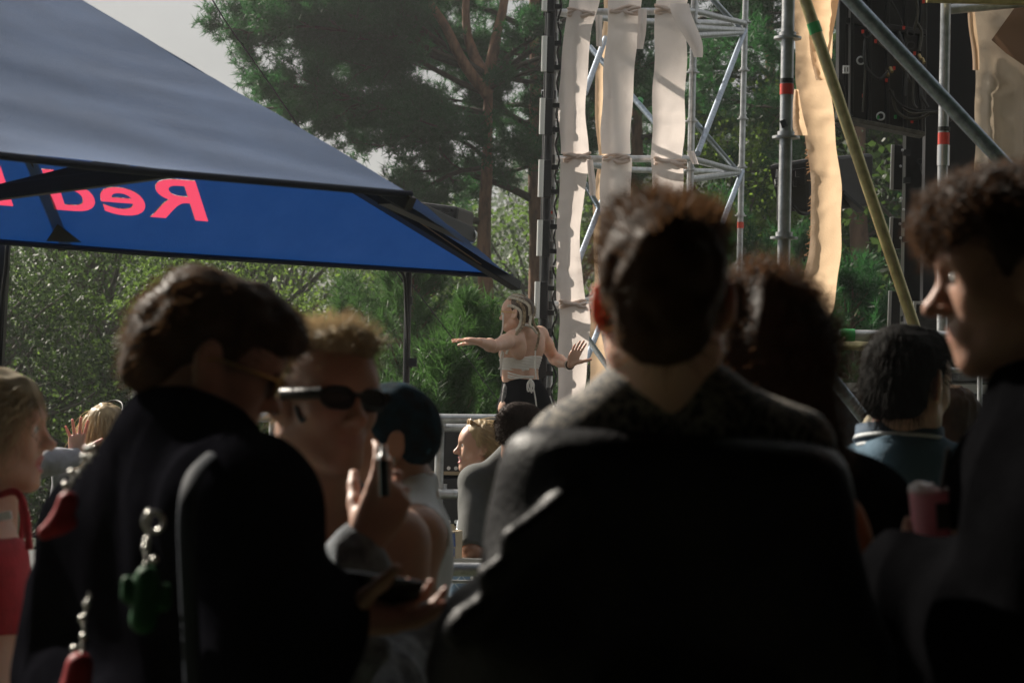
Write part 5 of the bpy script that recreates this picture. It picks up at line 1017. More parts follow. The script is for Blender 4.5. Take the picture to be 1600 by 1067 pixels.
vp = thing('vape_pen', 'slim vape pen held upright between the fingers of the blond man', 'vape pen', P(600, 762, 2.94)); a, b = P(601, 775, 2.93), P(599, 718, 2.93); tube('barrel', [a, b], mat('dark_green_metal', (.015, .03, .03), .35, .4), vp, .0075, 12)
m = MB(); m.tube([b, b + V(0, 0, .006), b + V(0, 0, .008), b + V(0, 0, .022)], [.009, .009, .0055, .005], 12); m.build('mouthpiece', ALU, vp)
# ===== person in a bandana and white vest
H = Head(P(606, 694, 4.0), -98, -4, 0, .93); s = Sk(H, -80, height=1.66); s.N = P(640, 780, 4.02); s.S = {-1: P(650, 836, 3.83), 1: P(632, 828, 4.2)}
s.E = {-1: P(648, 1000, 3.8), 1: P(600, 1000, 4.2)}; s.W = {-1: P(610, 1130, 3.8), 1: P(560, 1120, 4.1)}
r = person('person in white vest with blue and black bandana tied at the back', s); body(s, r, SKIN_SHADE, .006, neck=.052, armr=(.047, .040, .036, .026))
v, f = hair_mesh(H, [((0, -.012, .044), (.084, .104, .088)), ((0, -.04, .005), (.081, .075, .065))], amp=.003, sc=(30, 30, 60), cuts=[((0, .115, -.05), (.09, .09, .085)), ((-.08, .03, -.05), (.03, .07, .05)), ((.08, .03, -.05), (.03, .07, .05))], seed=33)
BAN = mat('bandana_print', (.006, .026, .042), .85, var=.9, vscale=38, c2=(.005, .006, .008), spec=.05); o = obj('bandana', v, f, BAN, r)
BL2 = mat('bandana_blue', (.012, .085, .14), .75, var=.3, vscale=30)
F = SDF(P(640, 700, 4.0) - .2, P(640, 700, 4.0) + .2, .005); F.ell(P(638, 702, 3.98), (.02, .02, .016), None, .01); F.cap(P(640, 702, 3.98), P(664, 699, 3.96), .010, .014, .008, flat=((0, 1, 0), .5)); F.cap(P(638, 708, 3.98), P(642, 745, 3.97), .012, .020, .01, flat=((0, 1, 0), .4)); F.cap(P(636, 710, 3.98), P(630, 760, 3.97), .010, .017, .01, flat=((0, 1, 0), .4)); v, f = F.mesh(); v = folds(v, vnormals(v, f), .004, (40, 40, 20), 3); obj('bandana_knot', v, f, BL2, r)
m = MB(); m.torus(H(-.087, -.004, -.036), (1, .2, 0), .008, .002, 12, 5); m.build('earring', SIL, r)
garment('white_vest', s, r, mat('white_cotton', (.62, .64, .68), .85, var=.06, vscale=20, bump=.2, bscale=260), .008, .010, (-1, -1), amp=.005, seed=34, neck_cut=.075, cuts=lambda F: (F.ell(s.S[-1] - s.r * .02 + s.f * .02 - s.up * .06, (.10, .10, .13), None, .01, 'c'), F.ell(s.S[1] + s.r * .02, (.10, .09, .13), None, .01, 'c')))
trousers(s, r, JEAN)
o = thing('cloth_bag', 'cream cloth bag hanging on the railing behind the bandana', 'bag', P(652, 800, 10.3)); F = SDF(P(650, 760, 10.3) - .25, P(650, 760, 10.3) + .25, .008); F.cap(P(640, 735, 10.3), P(648, 785, 10.3), .03, .05, .03, flat=((0, 1, 0), .5)); F.cap(P(636, 735, 10.3), P(622, 800, 10.3), .03, .09, .04, flat=((0, 1, 0), .5)); v, f = F.mesh(); obj('bag', v, f, mat('cream_canvas', (.62, .52, .36), .85, var=.1, vscale=20, trans=.25), o); tube('handle', bez([P(628, 745, 10.3), P(634, 708, 10.36), P(644, 742, 10.3)], 6), MATS['cream_canvas'], o, .008, 6)
# ===== woman cut by the left edge
H = Head(P(-8, 674, 4.1), 84, 2, 0, 1.0); s = Sk(H, 70, height=1.68); s.N = P(-22, 800, 4.12); s.S = {1: P(-78, 850, 3.95), -1: P(-20, 842, 4.3)}; s.E = {1: P(-98, 1040, 3.95), -1: P(20, 1030, 4.3)}; s.W = {1: P(-50, 1190, 3.9), -1: P(60, 1180, 4.3)}
r = person('fair-fringed woman in red strap top, laughing at the left edge', s); body(s, r, SKIN, .006, True, face=dict(smile=1, open_=1.0), regions=[lips(H, LIP, 1, 1)], neck=.047, armr=(.042, .034, .032, .023)); eyes(H, r)
v, f = hair_mesh(H, [((0, -.016, .052), (.086, .106, .082)), ((0, -.06, .02), (.080, .06, .075)), ((0, -.10, .03), (.05, .045, .05)), ((0, .055, .075), (.065, .035, .040))], amp=.007, sc=(50, 30, 30), cuts=[((0, .120, -.04), (.09, .075, .085))], seed=43)
fr = strands(v, f, 260, .05, .003, flow_l(H, lambda l: np.stack((l[:, 0] * 2, .35 + 0 * l[:, 0], -.8 + 0 * l[:, 0]), 1)), .2, 1.3, .05, keep=lambda p: (((p - H.c) @ H.R)[:, 1] > .045) & (((p - H.c) @ H.R)[:, 2] > .055), seed=44)
sd = strands(v, f, 2400, .11, .003, flow_l(H, lambda l: np.stack((l[:, 0] * 3, -.4 + 0 * l[:, 0], -.4 + 0 * l[:, 0]), 1)), .42, 1.2, .10, .011, 1.1, 9, seed=45)
obj('hair', *merge((v, f), fr, sd), HAIR_AB, r); m = MB(); m.tube(bez([H(.03, -.06, .135), H(.05, -.09, .10), H(.06, -.10, .05)], 5), .012, 8, True, 0, .5); m.build('hair_clip', mat('pink_clip', (.55, .25, .28), .4), r)
o = garment('red_top', s, r, mat('red_knit', (.42, .015, .03), .75, var=.2, vscale=40, bump=.3, bscale=200), .008, .010, (-1, -1), fem=True, amp=.003, seed=46, neck_cut=0, cuts=lambda F: (F.plane(P(0, 836, 4.1), V(0, 0, 1), .02), F.plane(P(0, 985, 4.1), (0, 0, -1), .01)))
m = MB(); m.tube(bez([P(46, 858, 3.98), P(40, 800, 4.0), P(24, 768, 4.02), P(-12, 778, 4.1)], 6), .008, 6); m.build('strap', MATS['red_knit'], o); m = MB(); m.tube(bez([P(30, 870, 4.2), P(34, 800, 4.2), P(10, 775, 4.2)], 6), .006, 6); m.build('strap', MATS['red_knit'], o)
m = MB(); m.box(P(6, 806, 3.93), (.030, .006, .016), frame(0, 0, 12)); m.build('pendant', mat('pale_shell', (.7, .75, .85), .3), r)
trousers(s, r, mat('olive_lace', (.16, .14, .08), .9, var=.7, vscale=90), name='skirt_trousers')
# ===== person in a green vest waving at far left
H = Head(P(12, 672, 9.3), 60); s = Sk(H, 80, height=1.68); s.S[1] = P(40, 735, 9.15); s.E[1] = P(78, 722, 9.0); s.W[1] = P(119, 713, 9.1); r = person('person in green vest and grey sleeves waving an open hand', s)
body(s, r, SKIN, .005, hands=[dict(w=s.W[1], d=V(.02, 0, 1), n=V(.1, -1, .05), sgn=1, curl=(.05, .04, .05, .08), spread=2.2, sc=1.02, thumb=(1.0, .0), tcurl=.0)], neck=.05); v, f = hair_mesh(H, [((0, -.016, .05), (.083, .104, .08)), ((0, -.05, .0), (.078, .06, .08))], cuts=[((0, .12, -.03), (.085, .07, .085))]); obj('hair', v, f, HAIR_DB, r)
garment('grey_shirt', s, r, mat('grey_sleeve', (.28, .28, .31), .85, var=.15, vscale=30), .008, .010, (1, .9), amp=.006, sc=(20, 20, 20), seed=52); m = MB(); a = s.E[1] + (s.W[1] - s.E[1]) * .82; m.tube([a, a + nrm(s.W[1] - s.E[1]) * .035], .040, 14); m.build('cuff', RUB, r)
garment('green_vest', s, r, mat('green_vest', (.06, .20, .11), .7, var=.2, vscale=20), .01, .022, (-1, -1), amp=.005, seed=53); trousers(s, r, JEAN)
# ===== fair woman seen from behind with sunglasses pushed up
H = Head(P(168, 674, 9.3), 20); s = Sk(H, 15, height=1.66); r = person('fair-haired woman from behind with dark sunglasses pushed up, beside the waving hand', s); body(s, r, SKIN, .007, True)
def long_hair(H, seed, mt, parent, length=.30, cuts=(((0, .12, -.03), (.085, .075, .10)),), count=2600, w_=.0035, extra=(), cover=.0):
    v, f = hair_mesh(H, [((0, -.014, .05), (.086, .106, .083)), ((0, -.055, .0), (.082, .062, .09)), ((0, -.06, -.07), (.075, .04, .08))] + list(extra), amp=.004, sc=(60, 60, 15), cuts=cuts, seed=seed)
    sv = strands(v, f, count, length, w_, flow_l(H, lambda l: np.stack((l[:, 0] * 4, -.35 - l[:, 1] * 2, -.5 + 0 * l[:, 0]), 1)), .25, 1.6, .04, .004, .7, 8, seed=seed + 1, keep=lambda p: (((p - H.c) @ H.R)[:, 1] < .07)); return obj('hair', *merge((v, f), sv), mt, parent)
long_hair(H, 61, HAIR_BL, r, .16); m = MB(); m.tube(bez([H(-.06, .03, .125), H(.0, .06, .145), H(.06, .03, .125), H(.084, -.02, .07)], 6), .006, 6); m.build('sunglasses', BLENS, r); garment('shirt', s, r, mat('grey_sleeve', (.28, .28, .31), .85), .012, .012, (1, 1), fem=True); trousers(s, r, JEAN)
# ===== smiling blonde woman at the railing
H = Head(P(749, 699, 9.4), -99, 4, 0, .98); s = Sk(H, -80, height=1.64); s.N = P(768, 752, 9.42); r = person('smiling blonde woman in profile with sunglasses pushed into her hair', s)
body(s, r, SKIN_T, .0035, True, face=dict(smile=.9, open_=.85, nose=.95, jaw=.92), regions=[lips(H, LIP, 1, .9)], neck=.045, armr=(.040, .032, .030, .022)); eyes(H, r)
m = MB(); m.tube(bez([H(-.022, .080, -.0605), H(0, .0905, -.0635), H(.022, .080, -.0605)], 6), .0040, 6, True, 0, 1.6); m.build('teeth', TEETH, r)
v, f = hair_mesh(H, [((0, -.018, .054), (.091, .103, .084)), ((0, -.060, .0), (.086, .064, .09)), ((0, -.085, -.07), (.074, .045, .075)), ((0, -.10, -.13), (.062, .036, .07))], h=.004, amp=.004, sc=(30, 90, 40), cuts=[((0, .153, -.045), (.10, .085, .10)), ((-.088, .045, -.04), (.03, .04, .05)), ((.088, .045, -.04), (.03, .04, .05))], seed=71)
obj('hair', *merge((v, f), strands(v, f, 3400, .15, .0035, flow_l(H, lambda l: np.stack((l[:, 0] * 3, -1.0 + 0 * l[:, 0], -.1 - 6 * np.maximum(0, .05 - l[:, 2])), 1)), .16, 1.0, .04, .003, .6, 8, seed=72)), HAIR_BL, r)
m = MB(); m.tube(bez([H(-.075, -.01, .085), H(-.05, .045, .118), H(0, .065, .128), H(.05, .045, .118), H(.075, -.01, .085)], 6), .0045, 6); m.ball(H(-.035, .058, .120), (.022, .008, .016), 8, 0, H.R); m.ball(H(.035, .058, .120), (.022, .008, .016), 8, 0, H.R); m.build('sunglasses', mat('amber_frame', (.35, .22, .10), .25), r)
garment('shirt', s, r, mat('pale_blue_top', (.35, .38, .42), .85), .010, .010, (1, 1), fem=True, hemz=s.hip[1][2] - .02)
QD = mat('quilted_denim', (.16, .24, .33), .85, var=.2, vscale=30); trousers(s, r, QD, h=.01)
p0 = P(716, 905, 8.95); m = MB(); F = SDF(V(p0[0] - .3, p0[1] - .3, 0), V(p0[0] + .5, p0[1] + .5, 1.4), .01); F.cap(P(727, 880, 9.0), P(719, 1100, 9.0), .075, .075, .03); F.cap(P(719, 1100, 9.0), V(P(719, 1100, 9.0)[0], 8.9, .06), .075, .06, .03); 
# quilted denim leg beside the barrier belongs to the grey T-shirt man (below)
v, f = F.mesh(); QLEG = (v, f)
# ===== man in grey T-shirt leaning on the barrier
H = Head(P(813, 677, 8.8), 48, -8, 0, 1.06); s = Sk(H, 25, height=1.76); s.N = P(802, 722, 8.9); s.S = {-1: P(742, 752, 8.86), 1: P(905, 752, 9.0)}; s.E = {-1: P(736, 862, 8.62), 1: P(925, 862, 8.8)}; s.W = {-1: P(790, 872, 8.78), 1: P(850, 880, 8.7)}
r = person('man in grey T-shirt with cropped dark hair leaning on the barrier', s); body(s, r, SKIN_D, .005, neck=.056, hands=[dict(w=s.W[-1], d=V(1, .2, -.1), n=V(0, .2, -1), sgn=1)])
v, f = hair_mesh(H, [((0, -.020, .048), (.079, .100, .080)), ((0, -.05, .005), (.075, .062, .07)), ((0, .02, .085), (.062, .075, .045))], h=.004, amp=.002, cuts=[((0, .115, -.01), (.085, .075, .085)), ((.085, .0, -.03), (.02, .05, .05)), ((-.085, .0, -.03), (.02, .05, .05))], seed=81); obj('hair', *merge((v, f), strands(v, f, 2600, .016, .0035, flow_l(H, back_flow), .6, seed=82)), mat('hair_brown_short', (.03, .018, .013), .75, spec=.1, var=.3, vscale=30), r)
m = MB(); m.tube(bez([H(.075, .01, .075), H(.06, .065, .095), H(.0, .09, .10), H(-.06, .065, .095)], 6), .006, 6); m.build('sunglasses', BLENS, r)
garment('t_shirt', s, r, mat('grey_tshirt', (.075, .078, .074), .88, var=.15, vscale=16, bump=.2, bscale=240), .008, .016, (-.08, -.08), amp=.008, sc=(8, 8, 5), seed=83, neck_cut=.062, hemz=s.hip[1][2] - .05); trousers(s, r, QD, h=.01); obj('leg_cover', *QLEG, QD, r)
m = MB(); v, f = QLEG
for k in range(9):
    for sg in (-1, 1):
        z0 = 1.04 - k * .07; q = [V(P(722, 900, 8.9)[0] + sg * (t - .5) * .15, 8.9 - .085 + .07 * (2 * t - 1) ** 2, z0 - t * .17) for t in np.linspace(0, 1, 6)]; m.tube(q, .0022, 4)
m.build('quilting', mat('pale_thread', (.5, .55, .6), .8), r)
# ===== curly-haired woman
H = Head(P(1205, 575, 2.95), 12, 0, 0); s = Sk(H, 5, height=1.72); s.N = P(1210, 728, 2.97); s.S = {-1: P(1070, 800, 2.97), 1: P(1338, 806, 2.95)}; s.E = {-1: P(1040, 1050, 2.95), 1: P(1365, 1060, 2.95)}; s.W = {-1: P(1060, 1280, 2.8), 1: P(1340, 1290, 2.8)}
r = person('woman from behind with big dark curly hair, right of the leather jacket', s); body(s, r, SKIN_T, .007, True)
v, f = hair_mesh(H, [((0, -.02, .055), (.088, .105, .080)), ((0, -.06, .0), (.096, .075, .085)), ((.01, -.075, -.08), (.098, .065, .085)), ((.03, -.07, -.12), (.085, .055, .065)), ((-.02, -.03, .09), (.06, .07, .05))], amp=.012, sc=(34, 34, 34), cuts=[((0, .12, -.03), (.08, .075, .10))], seed=91)
obj('hair', *merge((v, f), strands(v, f, 4200, .038, .0022, flow_l(H, lambda l: np.stack((l[:, 0] * 5, -.2 - l[:, 1] * 3, -.3 + l[:, 2] * 3), 1)), .7, .9, .1, .0075, 2.2, 12, seed=92, keep=lambda p: (((p - H.c) @ H.R)[:, 1] < .08))), mat('hair_dark_curls', (.034, .020, .012), .55, spec=.12, var=.35, vscale=30, trans=.25, tcol=(.24, .12, .06)), r)
garment('dark_jacket', s, r, BLACKJ, .009, .024, (1, 1), fem=True, amp=.008, seed=93, neck_cut=.06); trousers(s, r, BLKT)
m = MB(); m.tube(bez([P(1318, 768, 2.83), P(1335, 800, 2.815), P(1352, 845, 2.81), P(1358, 900, 2.82)], 6), [.010, .022, .020, .008], 8, True, 0, .4); m.build('orange_patch', mat('rust_panel', (.30, .10, .03), .7), r)
# ===== man in the blue polo shirt
H = Head(P(1419, 604, 4.4), 42, -6, 2, 1.02); s = Sk(H, 18, height=1.76); s.N = P(1405, 705, 4.42); s.S = {-1: P(1316, 758, 4.46), 1: P(1518, 752, 4.36)}
s.E = {-1: P(1300, 930, 4.4), 1: P(1545, 930, 4.3)}; s.W = {-1: P(1340, 1060, 4.2), 1: P(1520, 1060, 4.1)}
r = person('black-haired man from behind in a blue polo shirt with striped collar', s); body(s, r, SKIN, .006, neck=.058)
v, f = hair_mesh(H, [((0, -.018, .046), (.086, .106, .086)), ((0, -.055, .0), (.082, .068, .080)), ((0, .035, .085), (.07, .08, .05)), ((0, -.045, -.04), (.070, .055, .040))], amp=.004, sc=(60, 40, 40), cuts=[((0, .118, -.02), (.085, .072, .082)), ((.085, .004, -.025), (.022, .045, .045)), ((-.085, .004, -.025), (.022, .045, .045))], seed=101)
obj('hair', *merge((v, f), strands(v, f, 2600, .035, .0018, flow_l(H, lambda l: np.stack((l[:, 0] * 4, np.where(l[:, 1] > .0, .5, -.4), -.1 - 5 * np.maximum(0, .08 - l[:, 2])), 1)), .12, .6, .03, seed=102)), HAIR_BK, r)
POLO = mat('blue_polo', (.055, .12, .18), .85, var=.15, vscale=14, bump=.25, bscale=240); o = garment('polo_shirt', s, r, POLO, .007, .014, (-.05, -.05), amp=.006, sc=(8, 8, 5), seed=103, neck_cut=.0, extra=lambda F: (F.ell(s.N - s.f * .01 - s.up * .02, (.092, .085, .045), None, .03), F.cap(s.N - s.up * .02 - s.f * .04, s.N - s.up * .12 - s.f * .05, .07, .08, .04)))
def ring(c, rx, ry, z0, z1, mt, name, par, th=.006):
    vs = []; n = 40
    for z, g in ((z0, 0), (z1, -.004), (z1, -.004 - th), (z0, -th)):
        for i in range(n): a = 2 * math.pi * i / n; vs.append(c + s.r * (rx + g) * math.cos(a) + s.f * (ry + g) * math.sin(a) + V(0, 0, z - .012 * math.sin(a)))
    return obj(name, np.array(vs), [(k * n + i, k * n + (i + 1) % n, ((k + 1) % 4) * n + (i + 1) % n, ((k + 1) % 4) * n + i) for k in range(4) for i in range(n)], mt, par)
cc = s.N + s.f * .008 + V(0, 0, .024); cl1 = ring(cc, .101, .096, -.022, .030, mat('navy_collar', (.03, .06, .10), .85), 'collar', r); ring(cc, .104, .099, -.002, .007, mat('white_stripe', (.55, .58, .6), .8), 'collar_stripe', cl1, .004); ring(cc, .105, .100, -.020, -.013, MATS['white_stripe'], 'collar_stripe', cl1, .004)
trousers(s, r, JEAN)
# ===== two more heads in front of the side stage
H = Head(P(1488, 668, 6.2), 30, -5); s = Sk(H, 20, height=1.62); r = person('dark-haired person half hidden behind the blue polo shirt', s); body(s, r, SKIN_D, .008); v, f = hair_mesh(H, [((0, -.016, .05), (.086, .106, .083)), ((0, -.055, -.02), (.08, .06, .09))], cuts=[((0, .12, -.03), (.08, .075, .10))]); obj('hair', v, f, HAIR_DB, r); garment('shirt', s, r, BLACKJ, .012); trousers(s, r, JEAN)
H = Head(P(1388, 704, 6.0), -15, 0); s = Sk(H, -10, height=1.58); r = person('sandy-haired person almost hidden by the striped collar', s); body(s, r, SKIN, .008, True); long_hair(H, 111, HAIR_AB, r, .1, count=800); garment('shirt', s, r, mat('red_brown_top', (.16, .05, .035), .85), .012); trousers(s, r, JEAN)
# ===== man in profile at the right edge
H = Head(P(1594, 432, 2.5), -83, -6, 0, .98); s = Sk(H, -70, height=1.86); s.N = P(1652, 655, 2.5); s.S = {-1: P(1690, 800, 2.36), 1: P(1600, 750, 2.66)}
s.E = {-1: P(1610, 1010, 2.36), 1: P(1560, 1010, 2.75)}; s.W = {-1: P(1404, 908, 2.60), 1: P(1530, 1200, 2.7)}
r = person('curly-haired man in profile at right edge, black jacket, holding a pink cup', s); hw = s.W[-1]
body(s, r, SKIN_SHADE, .005, hands=[dict(w=hw, d=V(.86, .25, .22), n=V(-.15, .3, .9), sgn=-1, curl=(.55, .6, .65, .7), sc=.86, thumb=(.5, 1.0), tcurl=.4)], neck=.060, face=dict(nose=1.25, brow=1.15), regions=[lips(H, MLIP)]); eyes(H, r, z=.004)
v, f = hair_mesh(H, [((0, -.015, .055), (.088, .108, .085)), ((0, .045, .080), (.076, .070, .052)), ((0, .082, .062), (.062, .036, .036)), ((0, -.06, .01), (.080, .062, .08))], amp=.012, sc=(40, 40, 40), cuts=[((0, .122, -.035), (.09, .062, .085)), ((-.085, .01, -.02), (.024, .045, .045)), ((.085, .01, -.02), (.024, .045, .045))], seed=121)
obj('hair', *merge((v, f), strands(v, f, 3400, .020, .002, flow_l(H, lambda l: np.stack((l[:, 0] * 4, .3 + l[:, 1] * 3, -.1 + l[:, 2] * 3), 1)), .6, .7, .1, .0075, 1.3, 10, seed=122, keep=lambda p: np.clip((((p - H.c) @ H.R)[:, 2] - .0) / .05, .05, 1))), MATS['hair_dark_curls'], r)
v, f = hair_mesh(H, [((0, .018, -.070), (.064, .062, .045)), ((0, .066, -.100), (.030, .026, .024))], h=.005, amp=.001, cuts=[((0, .11, -.055), (.05, .05, .03)), ((0, .04, -.02), (.075, .05, .03))], seed=123); obj('stubble', *strands(v, f, 900, .006, .0012, flow_l(H, lambda l: np.stack((l[:, 0], 0 * l[:, 0] + .2, -1 + 0 * l[:, 0]), 1)), .8, seed=124), HAIR_BK, r)
def jc(F): F.cap(P(1618, 662, 2.45), P(1670, 650, 2.38), .035, .035, .03); a = s.E[-1] + (hw - s.E[-1]) * .80; [F.cap(s.E[-1] + (hw - s.E[-1]) * (.45 + .12 * k) + V(-.02, 0, .01), s.E[-1] + (hw - s.E[-1]) * (.45 + .12 * k) + V(.03, 0, .02), .060 + .004 * (k % 2), .055, .012) for k in range(4)]
garment('jacket', s, r, LEATHER if False else mat('black_nylon', (.0035, .0035, .004), .65, spec=.0, var=.25, vscale=14, bump=.15, bscale=160), .007, .036, (.86, 1), amp=.012, sc=(9, 9, 4), seed=125, neck_cut=.05, extra=jc, belly=1.1); trousers(s, r, BLKT)
cp = thing('drink_cup', 'small pink cup with ice and a dark straw', 'cup', P(1456, 850, 2.66)); cb, ct_ = P(1458, 852, 2.66), P(1451, 766, 2.66); ax = ct_ - cb
m = MB(); m.tube([cb, cb + ax * .03, cb + ax * .12, cb + ax * .45, ct_], [.010, .018, .0225, .0255, .0265], 26); m.build('cup', mat('pink_plastic', (.86, .42, .50), .4, trans=.3, tcol=(.85, .4, .45)), cp); m = MB(); m.torus(ct_, ax, .0262, .002, 26, 6); m.build('rim', mat('clear_rim', (.6, .45, .45), .2), cp)
ic = mat('ice', (.8, .82, .85), .15, trans=.4)
for dx, dy, dz in ((-.014, -.008, .004), (-.006, .010, .003), (-.010, -.012, .0), (.0, -.004, .002), (-.018, .004, .0)): m = MB(); m.box(ct_ + V(dx, dy, dz), (.014, .014, .014), frame(30 + dx * 3000, 20, 10)); m.build('ice_cube', ic, cp, .003)
m = MB(); m.tube([P(1466, 800, 2.665), P(1482, 700, 2.66)], .0042, 10); m.build('straw', RUB, cp); m = MB(); m.box(P(1474, 806, 2.632), (.018, .003, .035), frame(0, 0, 4)); m.build('dark_label', mat('dark_label', (.02, .025, .015), .5), cp, .001)
# ===== performer on the stage
D0 = 11.6; H = Head(P(808, 491, D0), -72, 2, 0, .86); s = Sk(H, -28, height=1.62); pp = lambda x, y, d=0.0: P(x, y, D0 + d)
s.N = pp(818, 521); s.S = {-1: pp(801, 530, -.10), 1: pp(844, 523, .10)}; s.E = {-1: pp(772, 541, -.33), 1: pp(867, 561, .26)}; s.W = {-1: pp(749, 534, -.52), 1: pp(891, 570, .06)}
s.hip = {x: pp(820, 640) + s.r * x * .085 for x in (-1, 1)}; s.K = {x: s.hip[x] - V(0, -.10, .40) for x in (-1, 1)}; s.A = {x: V(*(s.K[x][:2] - s.f[:2] * .1), .80) for x in (-1, 1)}
r = thing('person', 'woman performing on stage with blond braids, arms spread, cream wrap top', 'person', V(*((s.A[1] + s.A[-1])[:2] / 2), .75))
SKP = mat('skin_performer', (.64, .39, .28), .42, var=.08, vscale=14, sss=.3, bump=.05, bscale=180)
F = SDF(*s.bounds(.3), .0035); k = .98
ch, ws, hp = pp(814, 553), pp(812, 588), pp(820, 625); TR3 = np.stack((s.r, s.f, V(0, 0, 1)), 1)
for x in (-1, 1):
    F.cap(ch + s.r * x * .052 + V(0, 0, .03), ws + s.r * x * .030, .085, .066, .04, flat=(s.f, .72)); F.cap(ws + s.r * x * .03, hp + s.r * x * .05, .066, .080, .05, flat=(s.f, .85)); F.cap(hp + s.r * x * .04, s.hip[x], .085, .085, .05)
    F.cap(s.N + V(0, 0, .02), s.S[x] * .8 + s.N * .2, .034, .040, .04); F.ell(s.S[x] * .6 + s.N * .4 - V(0, 0, .06) - s.f * .035, V(.05, .03, .075), TR3, .035); F.ell(ch + s.f * .06 + s.r * x * .06, V(.05, .05, .05), TR3, .03)
    S, E, W = s.S[x], s.E[x], s.W[x]; F.ell(S, (.046,) * 3, None, .03); m_ = S + (E - S) * .4; F.cap(S, m_, .043, .041, .025); F.cap(m_, E, .041, .033, .025); m_ = E + (W - E) * .3; F.cap(E, m_, .033, .035, .02); F.cap(m_, W, .035, .023, .02)
F.cap(ch + V(0, 0, .12) - s.f * .085, ws - s.f * .075, .010, .012, .03, 'c')
neck_sdf(F, s, .046); head_sdf(F, H, True, .3)
hand_sdf(F, s.W[-1], V(-.85, -.45, .08), V(.1, .1, -1), -1, (.10, .18, .16, .10), 1.6, .92, (.9, .2), .1); hand_sdf(F, s.W[1], nrm(V(.42, -.1, .95)), V(.55, -.8, .1), 1, (.05, .08, .12, .16), 1.0, .92, (.9, .2), .1)
v, f = F.mesh(); v = relax(v, f, 1, .35); obj('body', v, f, [SKP], r); eyes(H, r)
# braids: three plaited strands each
BRA = mat('braid_blond', (.58, .46, .30), .45, var=.5, vscale=60, c2=(.16, .10, .06), trans=.15, tcol=(.6, .45, .28)); BRW = mat('braid_pale', (.74, .67, .55), .5, var=.25, vscale=60); ROOT = mat('hair_roots', (.10, .065, .04), .5, var=.4, vscale=50)
v, f = hair_mesh(H, [((0, -.016, .040), (.080, .100, .085)), ((0, -.045, -.005), (.076, .065, .062))], h=.004, amp=.003, sc=(90, 20, 30), cuts=[((0, .115, -.03), (.085, .078, .10)), ((.085, .01, -.035), (.025, .045, .05)), ((-.085, .01, -.035), (.025, .045, .05))], seed=131); obj('hair', *merge((v, f), strands(v, f, 700, .03, .0016, flow_l(H, back_flow), .5, 0, .2, seed=132)), ROOT, r)
def braid(pts, r0, mt, n=9):
    q = bez(pts, n); L = np.concatenate(([0], np.cumsum(np.linalg.norm(np.diff(q, axis=0), axis=1)))); t = np.arange(0, L[-1], r0 * .55); c = np.stack([np.interp(t, L, q[:, i]) for i in range(3)], 1); T = np.gradient(c, axis=0); m = MB(); u = nrm(np.cross(T[0], CF))
    for ph in (0, 2.094, 4.189):
        w_ = []
        for i in range(len(c)): tt = nrm(T[i]); u2 = nrm(np.cross(tt, CF)); b2 = np.cross(tt, u2); a = t[i] / (r0 * 3.2) * 2 * math.pi + ph; w_.append(c[i] + u2 * r0 * .70 * math.sin(a) + b2 * r0 * .5 * math.sin(2 * a))
        m.tube(w_, np.linspace(r0 * .52, r0 * .36, len(w_)), 6)
    return m.build('braid', mt, r)
for i, x in enumerate((-.062, -.042, -.021, 0, .021, .042, .062)):       # cornrows over the skull
    braid([H(x * .8, .075 - abs(x) * .4, .098), H(x, .03, .128 - abs(x) * .35), H(x * 1.15, -.04, .122 - abs(x) * .5), H(x * 1.1, -.100, .055), H(x * .9, -.105, -.01)], .0074, BRA if i % 2 else BRW)
braid([H(-.074, .045, .05), H(-.084, .0, .045), H(-.082, -.05, .01), pp(812, 508, -.09), pp(800, 527, -.14), pp(793, 540, -.14)], .0080, BRW); braid([H(-.068, -.02, .085), H(-.075, -.07, .03), pp(818, 506, -.09), pp(808, 520, -.14), pp(800, 532, -.14)], .0095, BRA)
braid([H(.02, -.10, .03), pp(834, 505, -.06), pp(842, 520, -.05), pp(840, 536, -.05), pp(836.5, 548, -.07)], .0078, BRA); braid([H(-.03, -.108, .0), pp(828, 508, -.1), pp(832, 512, -.1), pp(840, 522, -.09)], .0075, BRW)
CREAM = mat('cream_jersey', (.84, .80, .74), .85, var=.08, vscale=30, bump=.3, bscale=200, trans=.12)
def tie(name, pts, rad=.004, n=8): tube(name, bez(pts, n), CREAM, r, rad, 6)
tie('string', [pp(836.5, 548, -.09), pp(836, 562, -.11), pp(837, 580, -.12), pp(838, 592, -.12)], .0045); tie('string', [H(-.03, .09, .05), pp(786, 500, -.05), pp(785, 515, -.05), pp(781, 529, -.05)], .0045)
tie('string', [pp(785, 548, -.15), pp(782, 560, -.17), pp(782, 572, -.17), pp(779, 577, -.17)], .005); tie('string', [pp(787, 550, -.15), pp(783.5, 570, -.17), pp(783, 588, -.17)], .005)
# wrap top: bands round the chest
F = SDF(*s.bounds(.2), .0045)
for x in (-1, 1): F.cap(ch + s.r * x * .052 + V(0, 0, .03), ws + s.r * x * .030, .093, .074, .04, flat=(s.f, .76)); F.ell(ch + s.f * .06 + s.r * x * .06, V(.058, .058, .058), TR3, .03)
F.plane(pp(810, 557, -.1), nrm(V(-.10, -.0, 1)), .004); F.plane(pp(815, 580, -.1), nrm(V(.20, 0, -1)), .004)
v, f = F.mesh(); n_ = vnormals(v, f); v = v + n_ * (.0018 * np.sin((v[:, 2] + v[:, 0] * .12) * 380))[:, None]; obj('wrap_top', v, f, CREAM, r)
tie('halter_strap', [pp(791, 553, -.12), pp(800, 530, -.13), pp(811, 511, -.09), pp(822, 508, -.075), pp(830, 511, -.04)], .008)
for dy, sl_ in ((584, 4), (588, 2), (591, -1)): tie('waist_string', [pp(791, dy - 3, -.06), pp(800, dy, -.10), pp(818, dy + sl_, -.105), pp(834, dy + sl_, -.07)], .0045)
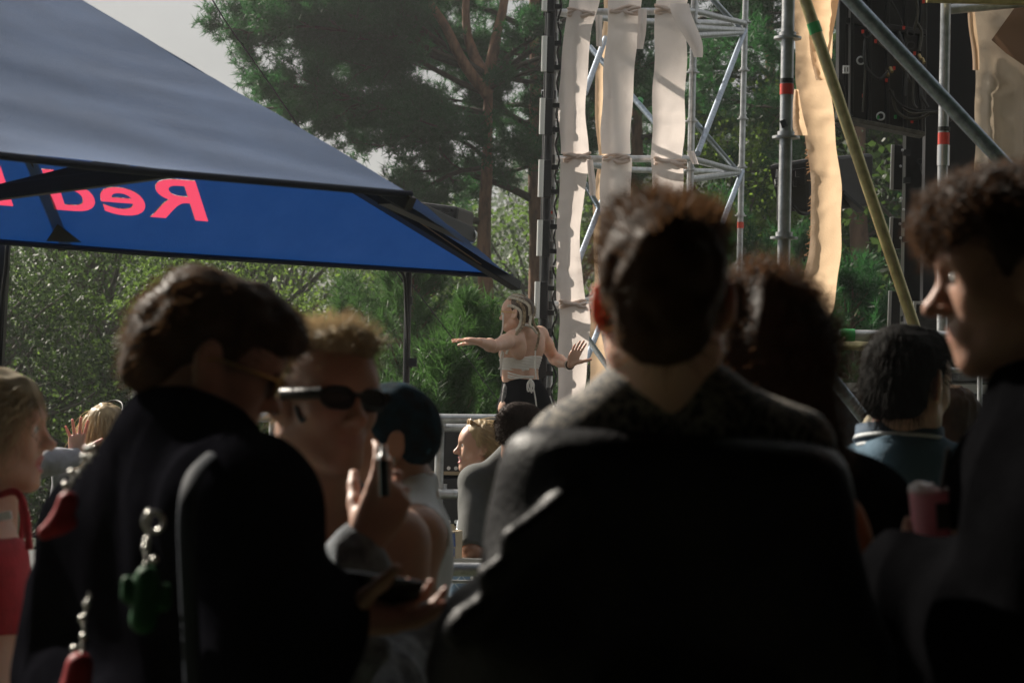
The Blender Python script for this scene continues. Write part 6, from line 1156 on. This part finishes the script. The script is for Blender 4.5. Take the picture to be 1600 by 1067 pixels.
for sg in (-1, 1): tie('bow', [pp(829, 592, -.13), pp(829 + sg * 5, 600, -.15), pp(829 + sg * 4, 611, -.15), pp(830, 606, -.15), pp(829, 594, -.13)], .0048)
tie('string', [pp(830, 594, -.13), pp(834, 608, -.15), pp(837, 625, -.15), pp(839, 644, -.15)], .0045); tie('string', [pp(828, 594, -.13), pp(826, 604, -.15), pp(831, 614, -.15)], .0045)
# high-waisted black trousers with a grey side stripe
F = SDF(np.minimum(s.A[1], s.A[-1]) - .3, pp(820, 560) + .4, .007)
for x in (-1, 1): F.cap(ws + s.r * x * .03, hp + s.r * x * .045, .078, .090, .05, flat=(s.f, .86)); F.cap(hp + s.r * x * .045, s.hip[x] - s.r * x * .02, .092, .095, .05); F.cap(s.hip[x] - s.r * x * .02, s.K[x], .095, .075, .03); F.cap(s.K[x], s.A[x], .075, .085, .03)
F.plane(pp(815, 593), (0, 0, 1), .004); v, f = F.mesh(); v = folds(v, vnormals(v, f), .004, (12, 12, 5), 9); o = obj('trousers', v, f, mat('black_trousers_matt', (.008, .008, .010), .8, bump=.2, bscale=200, spec=.05), r)
m = MB(); m.tube(bez([pp(792, 594, -.05), pp(789, 610, -.08), pp(787, 630, -.09), pp(786, 650, -.09)], 6), .016, 8, True, 0, .5); m.build('side_stripe', mat('grey_camo', (.22, .21, .20), .8, var=.7, vscale=50), o)
for x in (-1, 1): F = SDF(s.A[x] - .3, s.A[x] + .3, .01); F.cap(s.A[x] - V(0, 0, .02), s.A[x] + s.f * .14 - V(0, 0, .015), .04, .035, .02); F.plane(V(0, 0, .752), (0, 0, -1)); v, f = F.mesh(); obj('shoe', v, f, MATS['shoe_black'], r)
glasses(H, r, GOLD, GLASS, .027, .017, .108, name='glasses'); m = MB(); m.torus(s.W[1] + nrm(s.W[1] - s.E[1]) * .0, s.W[1] - s.E[1], .026, .004, 18, 6); m.build('bracelet', RUB, r); m = MB(); m.torus(s.E[1] + (s.W[1] - s.E[1]) * .92, s.W[1] - s.E[1], .027, .003, 18, 6); m.build('bracelet', CREAM, r)
